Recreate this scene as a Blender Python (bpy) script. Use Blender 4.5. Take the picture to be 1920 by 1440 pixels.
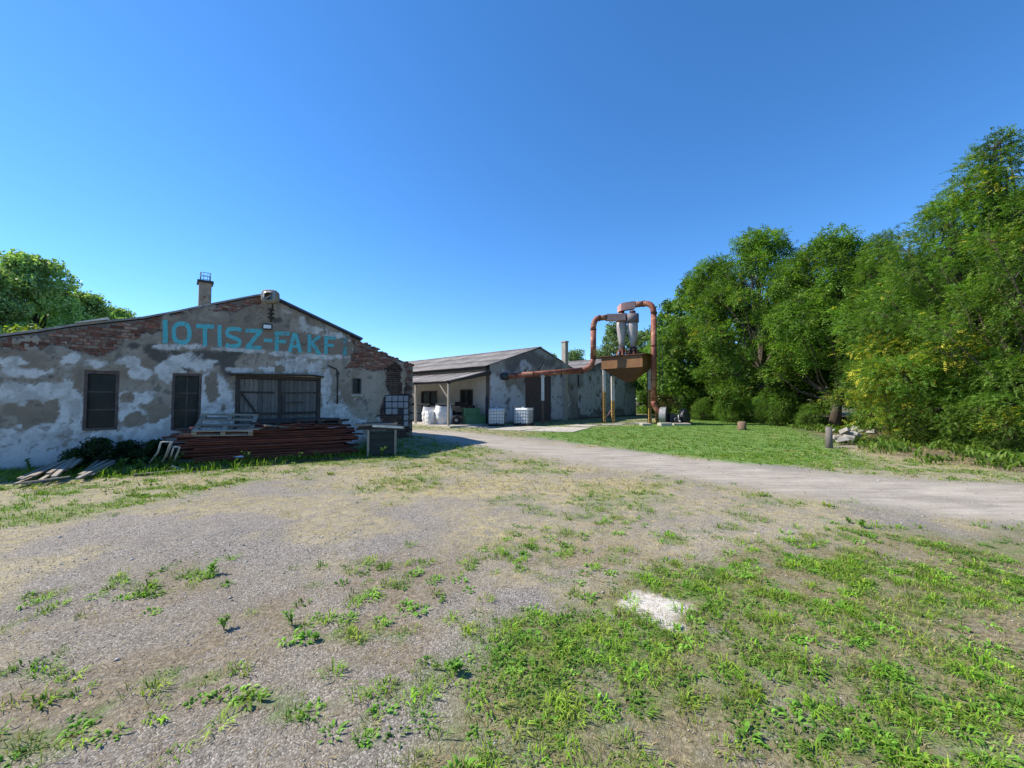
import bpy, bmesh, math, random
import numpy as np
from mathutils import Vector, Matrix

random.seed(7)
RNG = np.random.RandomState(11)
PI = math.pi
for o in list(bpy.data.objects): bpy.data.objects.remove(o)
SC = bpy.context.scene
COL = SC.collection

# ------------------------------------------------------------------ camera
FPX, HCAM = 750.0, 1.6
PITCH = math.atan(30 / 750)
cam_d = bpy.data.cameras.new('camera'); cam = bpy.data.objects.new('camera', cam_d); COL.objects.link(cam)
cam.location = (0, 0, HCAM); cam.rotation_euler = (PI / 2 + PITCH, 0, 0)
cam_d.sensor_width = 36.0; cam_d.lens = 36.0 * FPX / 1920.0
cam_d.clip_start = 0.05; cam_d.clip_end = 5000
SC.camera = cam

# ------------------------------------------------------------------ light
SUN_EL = math.radians(45.5)
SUN_XY = Vector((-0.99, 0.12)).normalized()          # where the sun stands
w = bpy.data.worlds.new('World'); SC.world = w; w.use_nodes = True
nt = w.node_tree; nt.nodes.clear()
sky = nt.nodes.new('ShaderNodeTexSky'); sky.sky_type = 'NISHITA'; sky.sun_disc = False
sky.sun_elevation = SUN_EL; sky.sun_rotation = math.atan2(SUN_XY.x, SUN_XY.y)
sky.altitude = 100; sky.air_density = 0.92; sky.dust_density = 0.05; sky.ozone_density = 6.8
hs = nt.nodes.new('ShaderNodeHueSaturation'); hs.inputs['Saturation'].default_value = 1.16; hs.inputs['Value'].default_value = 1.0
bg = nt.nodes.new('ShaderNodeBackground'); bg.inputs[1].default_value = 0.15
wo = nt.nodes.new('ShaderNodeOutputWorld')
nt.links.new(sky.outputs[0], hs.inputs['Color']); nt.links.new(hs.outputs[0], bg.inputs[0]); nt.links.new(bg.outputs[0], wo.inputs[0])
sun_d = bpy.data.lights.new('sun', 'SUN'); sun_d.energy = 4.9; sun_d.angle = math.radians(0.53); sun_d.color = (1.0, 0.925, 0.80)
sun = bpy.data.objects.new('sun', sun_d); COL.objects.link(sun)
sdir = Vector((-SUN_XY.x * math.cos(SUN_EL), -SUN_XY.y * math.cos(SUN_EL), -math.sin(SUN_EL)))
sun.rotation_euler = sdir.to_track_quat('-Z', 'Y').to_euler(); sun.location = (-20, 12, 20)
vs = SC.view_settings; vs.view_transform = 'Standard'; vs.look = 'None'; vs.exposure = 0.66; vs.gamma = 1.0; vs.use_curve_mapping = False
SC.cycles.max_bounces = 6; SC.cycles.transparent_max_bounces = 8

# ------------------------------------------------------------------ measuring: photo pixel -> metres
def ray(x, y):
    dx = (x - 960) / FPX; dy = (720 - y) / FPX
    return dx, math.cos(PITCH) - dy * math.sin(PITCH), math.sin(PITCH) + dy * math.cos(PITCH)
def G(x, y, z=0.0):
    r = ray(x, y); t = (z - HCAM) / r[2]
    return Vector((r[0] * t, r[1] * t, z))
def AT(x, y, Y):
    r = ray(x, y); t = Y / r[1]
    return Vector((r[0] * t, Y, HCAM + r[2] * t))
def axes(deg):
    a = math.radians(deg); u = Vector((math.sin(a), math.cos(a), 0)); return u, Vector((-math.cos(a), math.sin(a), 0)), math.atan2(u.y, u.x)
U, V, ROT = axes(50.0)                                # workshop: along its gable, back into depth
UF, VF, ROTF = axes(42.0)                             # the halls behind
def WP(x, y, O, d=U):
    """pixel on the vertical plane through O along d -> (s, z)"""
    r = ray(x, y); det = -r[0] * d.y + r[1] * d.x
    t = (-O.x * d.y + O.y * d.x) / det
    return (r[0] * t - O.x) * d.x + (r[1] * t - O.y) * d.y, HCAM + r[2] * t

# ------------------------------------------------------------------ numpy noise
_perm = np.random.RandomState(5).permutation(512)
_perm = np.concatenate([_perm, _perm, _perm])
_val = np.random.RandomState(6).rand(512)
def vnoise(x, y, seed=0):
    x = np.asarray(x, float) + seed * 17.31; y = np.asarray(y, float) - seed * 9.77
    xi = np.floor(x).astype(int); yi = np.floor(y).astype(int)
    xf = x - xi; yf = y - yi
    u = xf * xf * (3 - 2 * xf); v = yf * yf * (3 - 2 * yf)
    def h(a, b): return _val[_perm[(_perm[(a & 511)] + b) & 511]]
    n = (h(xi, yi) * (1 - u) + h(xi + 1, yi) * u) * (1 - v) + (h(xi, yi + 1) * (1 - u) + h(xi + 1, yi + 1) * u) * v
    return n
def fbm(x, y, sc=1.0, oct=4, seed=0):
    x = np.asarray(x, float) * sc; y = np.asarray(y, float) * sc
    a = 0.5; s = 0; tot = 0
    for k in range(oct):
        s = s + a * vnoise(x * 2 ** k, y * 2 ** k, seed + k * 3); tot += a; a *= 0.55
    return s / tot                                   # 0..1, mean .5
def smooth(a, b, x):
    t = np.clip((x - a) / (b - a), 0, 1); return t * t * (3 - 2 * t)
def poly_sd(px, py, poly):
    """signed distance (positive inside) of points to polygon"""
    P = np.array(poly, float); px = np.asarray(px, float); py = np.asarray(py, float)
    d = np.full(px.shape, 1e9); ins = np.zeros(px.shape, bool); n = len(P)
    for i in range(n):
        a = P[i]; b = P[(i + 1) % n]; e = b - a
        t = np.clip(((px - a[0]) * e[0] + (py - a[1]) * e[1]) / (e @ e + 1e-12), 0, 1)
        d = np.minimum(d, np.hypot(px - a[0] - t * e[0], py - a[1] - t * e[1]))
        c = (a[1] > py) != (b[1] > py)
        xx = a[0] + (py - a[1]) * e[0] / (e[1] if abs(e[1]) > 1e-12 else 1e-12)
        ins ^= c & (px < xx)
    return np.where(ins, d, -d)

# ------------------------------------------------------------------ materials
def new_mat(name):
    m = bpy.data.materials.new(name); m.use_nodes = True
    t = m.node_tree; t.nodes.clear()
    out = t.nodes.new('ShaderNodeOutputMaterial'); b = t.nodes.new('ShaderNodeBsdfPrincipled')
    t.links.new(b.outputs[0], out.inputs[0])
    return m, t, b, out
def N(t, typ, **kw):
    n = t.nodes.new(typ)
    for k, v in kw.items(): setattr(n, k, v)
    return n
def mixc(t, fac, a, b, blend='MIX'):
    n = t.nodes.new('ShaderNodeMix'); n.data_type = 'RGBA'; n.blend_type = blend
    for s, v in ((n.inputs[0], fac), (n.inputs[6], a), (n.inputs[7], b)):
        if hasattr(v, 'is_linked') or isinstance(v, bpy.types.NodeSocket): t.links.new(v, s)
        elif isinstance(v, (int, float)): s.default_value = v
        else: s.default_value = (*v, 1) if len(v) == 3 else v
    return n.outputs[2]
def mth(t, op, a, b=None, clamp=False):
    n = t.nodes.new('ShaderNodeMath'); n.operation = op; n.use_clamp = clamp
    for i, v in enumerate((a, b)):
        if v is None: continue
        if isinstance(v, bpy.types.NodeSocket): t.links.new(v, n.inputs[i])
        else: n.inputs[i].default_value = v
    return n.outputs[0]
def ramp(t, sock, stops):
    n = t.nodes.new('ShaderNodeValToRGB'); t.links.new(sock, n.inputs[0])
    e = n.color_ramp.elements
    while len(e) < len(stops): e.new(0.5)
    for q, (p, c) in zip(e, stops):
        q.position = p; q.color = (c, c, c, 1) if isinstance(c, (int, float)) else (*c, 1)
    return n.outputs[0]
def noise(t, co, sc, det=5, rough=.6, dist=0.0):
    n = t.nodes.new('ShaderNodeTexNoise'); n.inputs['Scale'].default_value = sc; n.inputs['Detail'].default_value = det
    n.inputs['Roughness'].default_value = rough; n.inputs['Distortion'].default_value = dist
    t.links.new(co, n.inputs['Vector']); return n.outputs[0]
def coord(t, scale=(1, 1, 1), world=False):
    if world: s = t.nodes.new('ShaderNodeNewGeometry').outputs['Position']
    else: s = t.nodes.new('ShaderNodeTexCoord').outputs['Object']
    m = t.nodes.new('ShaderNodeMapping'); m.inputs['Scale'].default_value = scale; t.links.new(s, m.inputs[0])
    return m.outputs[0]
def pm(name, c1, c2, sc=6, rough=.85, bump=.25, bsc=40, stretch=(1, 1, 1), c3=None, sc3=2.0, t3=(.55, .7), metal=0, rnd=.25, lo=.35, hi=.65, spec=.3, world=False, bdist=.01):
    m, t, b, out = new_mat(name)
    co = coord(t, stretch, world)
    oi = t.nodes.new('ShaderNodeObjectInfo')
    vo = t.nodes.new('ShaderNodeVectorMath'); vo.operation = 'ADD'
    cr = t.nodes.new('ShaderNodeCombineXYZ'); rr = mth(t, 'MULTIPLY', oi.outputs['Random'], 37.0 if not world else 0.0)
    for i in range(3): t.links.new(rr, cr.inputs[i])
    t.links.new(co, vo.inputs[0]); t.links.new(cr.outputs[0], vo.inputs[1]); co = vo.outputs[0]
    f = ramp(t, noise(t, co, sc, 7, .65), [(lo, 0), (hi, 1)])
    c = mixc(t, f, c1, c2)
    if c3 is not None:
        g = ramp(t, noise(t, co, sc3, 8, .7, .6), [(t3[0], 0), (t3[1], 1)])
        c = mixc(t, g, c, c3)
    fine = ramp(t, noise(t, co, bsc, 4, .7), [(.25, .78), (.75, 1.18)])
    c = mixc(t, 1.0, c, fine, 'MULTIPLY')
    if rnd:
        v = mth(t, 'ADD', mth(t, 'MULTIPLY', oi.outputs['Random'], rnd * 2), 1 - rnd)
        cv = t.nodes.new('ShaderNodeCombineXYZ')
        for i in range(3): t.links.new(v, cv.inputs[i])
        c = mixc(t, 1.0, c, cv.outputs[0], 'MULTIPLY')
    t.links.new(c, b.inputs['Base Color']); b.inputs['Roughness'].default_value = rough
    b.inputs['Metallic'].default_value = metal; b.inputs['Specular IOR Level'].default_value = spec
    if bump:
        bn = t.nodes.new('ShaderNodeBump'); bn.inputs['Strength'].default_value = bump; bn.inputs['Distance'].default_value = bdist
        t.links.new(noise(t, co, bsc * .6, 6, .7), bn.inputs['Height']); t.links.new(bn.outputs[0], b.inputs['Normal'])
    return m
def attr_mat(name, attr='col', rough=.9, transl=0.0, fine=60, bump=.3, spec=.2, amt=.25, bdist=.01):
    m, t, b, out = new_mat(name)
    a = t.nodes.new('ShaderNodeAttribute'); a.attribute_name = attr
    c = a.outputs['Color']
    if fine:
        co = coord(t, (1, 1, 1), True)
        c = mixc(t, 1.0, c, ramp(t, noise(t, co, fine, 5, .75), [(.2, 1 - amt), (.8, 1 + amt)]), 'MULTIPLY')
    t.links.new(c, b.inputs['Base Color']); b.inputs['Roughness'].default_value = rough; b.inputs['Specular IOR Level'].default_value = spec
    if bump and fine:
        bn = t.nodes.new('ShaderNodeBump'); bn.inputs['Strength'].default_value = bump; bn.inputs['Distance'].default_value = bdist
        t.links.new(noise(t, co, fine * .5, 6, .75), bn.inputs['Height']); t.links.new(bn.outputs[0], b.inputs['Normal'])
    if transl:
        tr = t.nodes.new('ShaderNodeBsdfTranslucent'); mx = t.nodes.new('ShaderNodeMixShader'); mx.inputs[0].default_value = transl
        t.links.new(mixc(t, 1.0, c, (1.1, 1.25, .45), 'MULTIPLY'), tr.inputs[0])
        t.links.new(b.outputs[0], mx.inputs[1]); t.links.new(tr.outputs[0], mx.inputs[2]); t.links.new(mx.outputs[0], out.inputs[0])
    return m

M = {}
M['plaster'] = attr_mat('weathered_plaster', fine=30, bump=.5, amt=.22)
M['leaf'] = attr_mat('leaf', rough=.55, transl=.42, fine=0, spec=.25)
M['grass'] = attr_mat('grass_blade', rough=.65, transl=.35, fine=0, spec=.15)
M['stone'] = attr_mat('stone_chip', fine=90, bump=.3)
M['mortar'] = pm('mortar', (.20, .17, .14), (.11, .09, .075), 9, bump=.6, bsc=45, rnd=0)
M['brick'] = pm('red_brick', (.26, .095, .06), (.13, .055, .04), 7, bump=.5, bsc=40, c3=(.30, .235, .18), sc3=5, t3=(.47, .62), rnd=.4)
M['brick_dark'] = pm('sooty_brick', (.09, .05, .038), (.035, .025, .022), 7, bump=.5, bsc=40, c3=(.16, .11, .08), sc3=4, t3=(.58, .72), rnd=.4)
M['old_wood'] = pm('grey_wood', (.23, .205, .18), (.11, .095, .08), 7, stretch=(14, 14, 1.2), bump=.4, bsc=9, rnd=.3)
M['dark_wood'] = pm('dark_wood', (.075, .058, .048), (.033, .026, .022), 6, stretch=(8, 8, 1.2), bump=.4, bsc=9, rnd=.3)
M['pile_wood'] = pm('red_brown_board', (.17, .05, .034), (.045, .02, .015), 3, stretch=(1, 9, 9), bump=.5, bsc=12, c3=(.22, .14, .10), sc3=3, t3=(.62, .72), rnd=.5)
M['pale_wood'] = pm('weathered_pale_wood', (.34, .29, .22), (.17, .14, .11), 4, stretch=(1, 8, 8), bump=.4, bsc=12, rnd=.35)
M['frame'] = pm('window_frame_paint', (.10, .085, .08), (.17, .14, .125), 12, bump=.2, rnd=.1)
M['frame_r'] = pm('brown_frame_paint', (.07, .045, .04), (.13, .10, .09), 12, bump=.2, rnd=.1)
M['turq'] = pm('turquoise_letter_paint', (.12, .50, .54), (.085, .39, .43), 18, bump=.3, bsc=50, c3=(.20, .20, .17), sc3=11, t3=(.54, .64), rnd=.05, bdist=.004)
M['turq_faded'] = pm('faded_turquoise_paint', (.11, .40, .43), (.08, .30, .33), 14, bump=.3, bsc=50, c3=(.18, .155, .125), sc3=9, t3=(.45, .55), rnd=.05, bdist=.004)
M['rust'] = pm('rusty_pipe', (.27, .078, .042), (.15, .046, .03), 2.6, rough=.62, bump=.2, bsc=30, c3=(.40, .20, .11), sc3=2.2, t3=(.50, .62), rnd=.1, spec=.4)
M['rust_y'] = pm('ochre_rusty_sheet', (.225, .11, .033), (.15, .065, .025), 1.6, rough=.6, bump=.15, bsc=30, c3=(.27, .09, .035), sc3=1.3, t3=(.52, .66), rnd=.05, spec=.4)
M['rust_d'] = pm('dark_rust', (.085, .032, .02), (.05, .022, .016), 3, rough=.75, bump=.3, bsc=30, rnd=.1)
M['rust_f'] = pm('brown_rusty_funnel', (.12, .055, .022), (.085, .04, .02), 2, rough=.7, bump=.2, bsc=30, rnd=.05, c3=(.16, .06, .03), sc3=1.2)
M['pinkgrey'] = pm('faded_pink_grey_paint', (.42, .28, .25), (.36, .24, .22), 3, rough=.6, bump=.15, bsc=30, rnd=.05)
M['steel_grey2'] = pm('purplish_grey_paint', (.16, .14, .15), (.12, .10, .11), 3, rough=.6, bump=.15, bsc=30, rnd=.05)
M['pink'] = pm('faded_red_oxide_paint', (.60, .33, .28), (.48, .25, .21), 3, rough=.6, bump=.15, bsc=30, c3=(.30, .09, .05), sc3=3, t3=(.60, .72), rnd=.05)
M['cyc'] = pm('grey_cyclone_paint', (.40, .35, .34), (.31, .275, .265), 2.5, rough=.6, bump=.15, bsc=30, c3=(.20, .09, .06), sc3=3, t3=(.64, .74), rnd=.05)
M['steel_dark'] = pm('dark_steel', (.045, .047, .052), (.025, .027, .03), 5, rough=.5, bump=.2, bsc=40, c3=(.09, .05, .03), sc3=4, t3=(.6, .72), rnd=.1, spec=.5)
M['steel_grey'] = pm('grey_steel', (.30, .30, .30), (.20, .20, .20), 5, rough=.5, bump=.15, bsc=40, c3=(.22, .13, .08), sc3=4, t3=(.62, .74), rnd=.1, spec=.5)
M['white_paint'] = pm('chipped_white_paint', (.62, .60, .56), (.45, .42, .38), 8, bump=.2, c3=(.25, .15, .09), sc3=5, t3=(.6, .7), rnd=.08)
M['yellow_paint'] = pm('chipped_yellow_paint', (.55, .36, .09), (.44, .27, .08), 8, bump=.2, c3=(.16, .07, .04), sc3=7, t3=(.52, .62), rnd=.08)
M['brown_paint'] = pm('brown_post_paint', (.10, .055, .04), (.16, .10, .075), 8, bump=.2, rnd=.08)
M['plastic_w'] = pm('white_tank_plastic', (.74, .76, .76), (.66, .68, .68), 3, rough=.45, bump=.05, rnd=.04, spec=.4)
M['galv'] = pm('galvanised_tube', (.22, .23, .24), (.15, .155, .16), 10, rough=.45, bump=.05, metal=.3, rnd=.05, spec=.5)
M['bag'] = pm('woven_white_bag', (.76, .75, .74), (.64, .63, .62), 5, rough=.8, bump=.5, bsc=22, rnd=.05, bdist=.02)
M['green'] = pm('green_crate_paint', (.06, .19, .075), (.045, .14, .06), 5, rough=.5, bump=.1, c3=(.10, .07, .04), sc3=5, t3=(.66, .76), rnd=.05, spec=.4)
M['concrete'] = pm('old_concrete', (.47, .43, .36), (.37, .34, .285), 4, bump=.4, bsc=35, c3=(.22, .20, .14), sc3=2.5, t3=(.58, .7), rnd=.08)
M['chimney'] = pm('chimney_render', (.33, .27, .19), (.23, .19, .14), 6, bump=.5, bsc=30, c3=(.14, .11, .09), sc3=3, t3=(.55, .7), rnd=.05)
M['asb'] = pm('corrugated_roof_sheet', (.27, .245, .23), (.17, .155, .15), 3, bump=.3, bsc=30, c3=(.36, .34, .32), sc3=2.2, t3=(.55, .68), rnd=.22)
M['bitumen'] = pm('bitumen_felt', (.05, .052, .058), (.035, .036, .04), 5, bump=.3, rnd=.05)
M['zinc'] = pm('blue_grey_edge', (.10, .13, .19), (.07, .09, .13), 6, rough=.5, bump=.1, rnd=.05)
M['whitewash'] = pm('whitewashed_wall', (.66, .63, .57), (.56, .53, .48), 2, bump=.3, bsc=25, c3=(.40, .37, .32), sc3=1.5, t3=(.62, .74), rnd=0)
M['bark'] = pm('bark', (.13, .10, .075), (.055, .042, .032), 7, stretch=(3, 3, .8), bump=.8, bsc=18, rnd=.2, bdist=.02)
M['stump'] = pm('stump_wood', (.25, .17, .11), (.13, .085, .055), 9, bump=.5, bsc=25, rnd=.05)
M['black'] = pm('black_rubber', (.018, .018, .02), (.012, .012, .013), 5, bump=.1, rnd=0)
M['cable'] = pm('dark_conduit', (.03, .028, .028), (.06, .05, .045), 9, bump=.1, rnd=0)
M['wire'] = pm('blue_grey_wire', (.06, .08, .13), (.05, .06, .09), 9, bump=0, rnd=0, rough=.5)
M['blue_pipe'] = pm('blue_hose', (.02, .035, .10), (.02, .03, .07), 9, bump=0, rnd=0, rough=.4)
M['rubble'] = pm('pale_rubble', (.42, .38, .33), (.30, .27, .23), 6, bump=.6, bsc=20, rnd=.25)
M['brown_junk'] = pm('dark_junk', (.06, .045, .035), (.03, .025, .02), 5, bump=.3, rnd=.3)
def glassy(name, c, rough=.12, spec=.5):
    m, t, b, out = new_mat(name); co = coord(t)
    t.links.new(mixc(t, noise(t, co, 5, 4), c, tuple(q * 2.2 for q in c)), b.inputs['Base Color'])
    t.links.new(ramp(t, noise(t, co, 3, 5), [(.3, rough), (.8, rough + .35)]), b.inputs['Roughness'])
    b.inputs['Specular IOR Level'].default_value = spec; return m
M['pane'] = glassy('dusty_dark_glass', (.004, .006, .006), .2, .25)
M['glassblock'] = glassy('glass_block', (.13, .135, .15), .25)
M['lampglass'] = glassy('lamp_lens', (.16, .16, .15), .2)
M['redlens'] = pm('red_plastic', (.45, .03, .02), (.30, .02, .015), 5, rough=.2, bump=0, rnd=0, spec=.7)

# ------------------------------------------------------------------ mesh helpers
def link(o, parent=None):
    COL.objects.link(o)
    if parent is not None: o.parent = parent
    return o
def tag(o, label=None, cat=None, group=None, kind=None):
    if label: o['label'] = label
    if cat: o['category'] = cat
    if group: o['group'] = group
    if kind: o['kind'] = kind
    return o
def empty(name, loc=(0, 0, 0), rz=0.0, label=None, cat=None, group=None, parent=None):
    o = bpy.data.objects.new(name, None); o.location = loc; o.rotation_euler = (0, 0, rz); o.empty_display_size = .2
    link(o, parent); return tag(o, label, cat, group)
def np_mesh(name, verts, faces, cols=None, smooth=False):
    """verts (n,3); faces: (m,k) int array or list of such arrays"""
    me = bpy.data.meshes.new(name)
    if not isinstance(faces, (list, tuple)): faces = [faces]
    faces = [np.asarray(f, np.int32) for f in faces if len(f)]
    nl = sum(f.size for f in faces); nf = sum(len(f) for f in faces)
    me.vertices.add(len(verts)); me.vertices.foreach_set('co', np.asarray(verts, np.float32).ravel())
    me.loops.add(nl); me.loops.foreach_set('vertex_index', np.concatenate([f.ravel() for f in faces]))
    me.polygons.add(nf)
    tot = np.concatenate([np.full(len(f), f.shape[1], np.int32) for f in faces])
    st = np.concatenate([[0], np.cumsum(tot)[:-1]]).astype(np.int32)
    me.polygons.foreach_set('loop_start', st); me.polygons.foreach_set('loop_total', tot)
    if smooth: me.polygons.foreach_set('use_smooth', np.ones(nf, bool))
    me.update(calc_edges=True)
    if cols:
        for an, c in cols.items():
            a = me.color_attributes.new(an, 'FLOAT_COLOR', 'POINT')
            c = np.asarray(c, np.float32)
            if c.shape[1] == 3: c = np.concatenate([c, np.ones((len(c), 1), np.float32)], 1)
            a.data.foreach_set('color', c.ravel())
    me.validate()
    return me
def mesh_obj(name, me, mat, parent=None, loc=None, rot=None):
    o = bpy.data.objects.new(name, me)
    if mat is not None and not len(me.materials): me.materials.append(mat)
    if loc is not None: o.location = loc
    if rot is not None: o.rotation_euler = rot
    return link(o, parent)
def copy_tree(o, parent=None):
    c = o.copy(); link(c, parent)
    for ch in list(o.children): copy_tree(ch, c)
    return c

class MB:
    def __init__(s): s.v = []; s.f = []; s.sm = []
    def add(s, vs, fs, smooth=False):
        b = len(s.v); s.v += [tuple(p) for p in vs]; s.f += [tuple(b + i for i in f) for f in fs]; s.sm += [smooth] * len(fs); return s
    def box(s, x0, x1, y0, y1, z0, z1, j=0.0, mat=None):
        vs = [(x, y, z) for x in (x0, x1) for y in (y0, y1) for z in (z0, z1)]
        if j: vs = [(a + random.uniform(-j, j), b + random.uniform(-j, j), c + random.uniform(-j, j)) for a, b, c in vs]
        if mat is not None: vs = [tuple(mat @ Vector(p)) for p in vs]
        return s.add(vs, [(0, 1, 3, 2), (4, 6, 7, 5), (0, 4, 5, 1), (2, 3, 7, 6), (0, 2, 6, 4), (1, 5, 7, 3)])
    def beam(s, p, q, wd, ht, up=(0, 0, 1), j=0):
        p = Vector(p); q = Vector(q); d = (q - p); L = d.length; d.normalize()
        u = Vector(up); x = d.cross(u)
        if x.length < 1e-4: x = d.cross(Vector((1, 0, 0)))
        x.normalize(); y = x.cross(d)
        mt = Matrix((( d.x, x.x, y.x, p.x), (d.y, x.y, y.y, p.y), (d.z, x.z, y.z, p.z), (0, 0, 0, 1)))
        return s.box(0, L, -wd / 2, wd / 2, -ht / 2, ht / 2, j, mt)
    def tube(s, pts, rad, n=10, caps=True, smooth=True):
        pts = [Vector(p) for p in pts]
        if isinstance(rad, (int, float)): rad = [rad] * len(pts)
        vs = []; fs = []; ref = None
        for i, p in enumerate(pts):
            d = (pts[min(i + 1, len(pts) - 1)] - pts[max(i - 1, 0)]).normalized()
            if ref is None:
                ref = d.cross(Vector((0, 0, 1)))
                if ref.length < 1e-3: ref = d.cross(Vector((1, 0, 0)))
            x = (ref - d * ref.dot(d)).normalized(); ref = x; y = d.cross(x)
            for k in range(n):
                a = 2 * PI * k / n; vs.append(p + (x * math.cos(a) + y * math.sin(a)) * rad[i])
        for i in range(len(pts) - 1):
            for k in range(n):
                k2 = (k + 1) % n; fs.append((i * n + k, i * n + k2, (i + 1) * n + k2, (i + 1) * n + k))
        s.add(vs, fs, smooth)
        if caps:
            b = len(s.v) - len(vs)
            s.f.append(tuple(b + k for k in reversed(range(n)))); s.sm.append(False)
            s.f.append(tuple(b + (len(pts) - 1) * n + k for k in range(n))); s.sm.append(False)
        return s
    def prism(s, poly, y0, y1):
        """polygon in (x,z) extruded along y"""
        n = len(poly); vs = [(x, y0, z) for x, z in poly] + [(x, y1, z) for x, z in poly]
        area = sum(poly[i][0] * poly[(i + 1) % n][1] - poly[(i + 1) % n][0] * poly[i][1] for i in range(n))
        fr = tuple(range(n)); bk = tuple(range(2 * n - 1, n - 1, -1))
        sd = [(i, n + i, n + (i + 1) % n, (i + 1) % n) for i in range(n)]
        if area < 0: fr = fr[::-1]; bk = bk[::-1]; sd = [q[::-1] for q in sd]
        return s.add(vs, [fr, bk] + sd)
    def lathe(s, prof, c=(0, 0, 0), n=20, smooth=True):
        s.tube([Vector(c) + Vector((0, 0, z)) for r, z in prof], [max(r, .001) for r, z in prof], n, True, smooth); return s
    def build(s, name, mat, parent=None, loc=None, rot=None, bevel=0):
        me = bpy.data.meshes.new(name); me.from_pydata(s.v, [], s.f); me.polygons.foreach_set('use_smooth', s.sm); me.update()
        o = mesh_obj(name, me, mat, parent, loc, rot)
        if bevel:
            b = o.modifiers.new('bevel', 'BEVEL'); b.width = bevel; b.segments = 1; b.limit_method = 'ANGLE'
        return o

# ================================================================== GROUND
def gpoly(pts): return [tuple(G(x, y)[:2]) for x, y in pts]
ROAD = gpoly([(640, 800), (775, 806), (830, 808), (900, 815), (1000, 826), (1100, 838), (1250, 856), (1400, 873), (1550, 887), (1700, 899), (1920, 911), (2500, 932), (2500, 1030), (1920, 980), (1800, 968), (1650, 943), (1500, 925), (1350, 905), (1250, 890), (1150, 876), (1050, 860), (960, 846), (900, 838), (830, 832), (775, 827), (700, 818)])
LAWN = gpoly([(985, 818), (1060, 803), (1200, 797), (1290, 783), (1420, 788), (1500, 803), (1565, 838), (1600, 868), (1500, 874), (1400, 868), (1250, 851), (1100, 832), (1010, 820)])
VERGE = gpoly([(1480, 872), (1580, 850), (1700, 862), (1920, 885), (2500, 900), (2500, 928), (1920, 908), (1700, 896), (1550, 884)])
DRYBANK = gpoly([(1560, 838), (1600, 820), (1720, 836), (1920, 868), (2300, 885), (2300, 905), (1920, 888), (1780, 880), (1640, 868)])
FOREG = gpoly([(1190, 1072), (1400, 1035), (1560, 1015), (1920, 985), (2700, 1000), (3600, 1700), (760, 1900), (790, 1440), (860, 1330), (905, 1240), (880, 1175), (990, 1125), (1150, 1105)])
STRIP = gpoly([(-500, 915), (0, 880), (200, 868), (400, 870), (700, 845), (900, 835), (960, 846), (860, 858), (700, 872), (560, 888), (430, 915), (330, 945), (180, 968), (60, 985), (-60, 1000), (-500, 1050)])
SHADEG = gpoly([(690, 830), (775, 822), (900, 836), (820, 850), (760, 866), (600, 872), (520, 868)])
STRAW = gpoly([(560, 885), (800, 850), (940, 846), (1100, 872), (1300, 902), (1500, 932), (1620, 955), (1500, 985), (1250, 960), (1050, 975), (1000, 1040), (860, 1030), (900, 960), (700, 930)])
SPARSE = gpoly([(-300, 1110), (0, 1130), (250, 1085), (560, 1075), (800, 1050), (1000, 1030), (1200, 1010), (1250, 1060), (1150, 1110), (960, 1130), (880, 1180), (900, 1260), (800, 1440), (600, 1900), (-1200, 1900)])
SPARSE2 = gpoly([(960, 1000), (1250, 985), (1600, 985), (1700, 1010), (1400, 1040), (1180, 1080), (980, 1050)])
PALE = gpoly([(1168, 1135), (1185, 1112), (1225, 1108), (1275, 1125), (1284, 1145), (1262, 1165), (1280, 1182), (1225, 1168), (1165, 1158)])
FARG = gpoly([(560, 786), (790, 790), (1000, 786), (1300, 772), (1360, 784), (1200, 800), (1060, 806), (1000, 814), (985, 820), (900, 812), (830, 806), (770, 803)])
APRON = gpoly([(850, 799), (1000, 797), (1360, 783), (1360, 778), (900, 785)])

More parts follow.
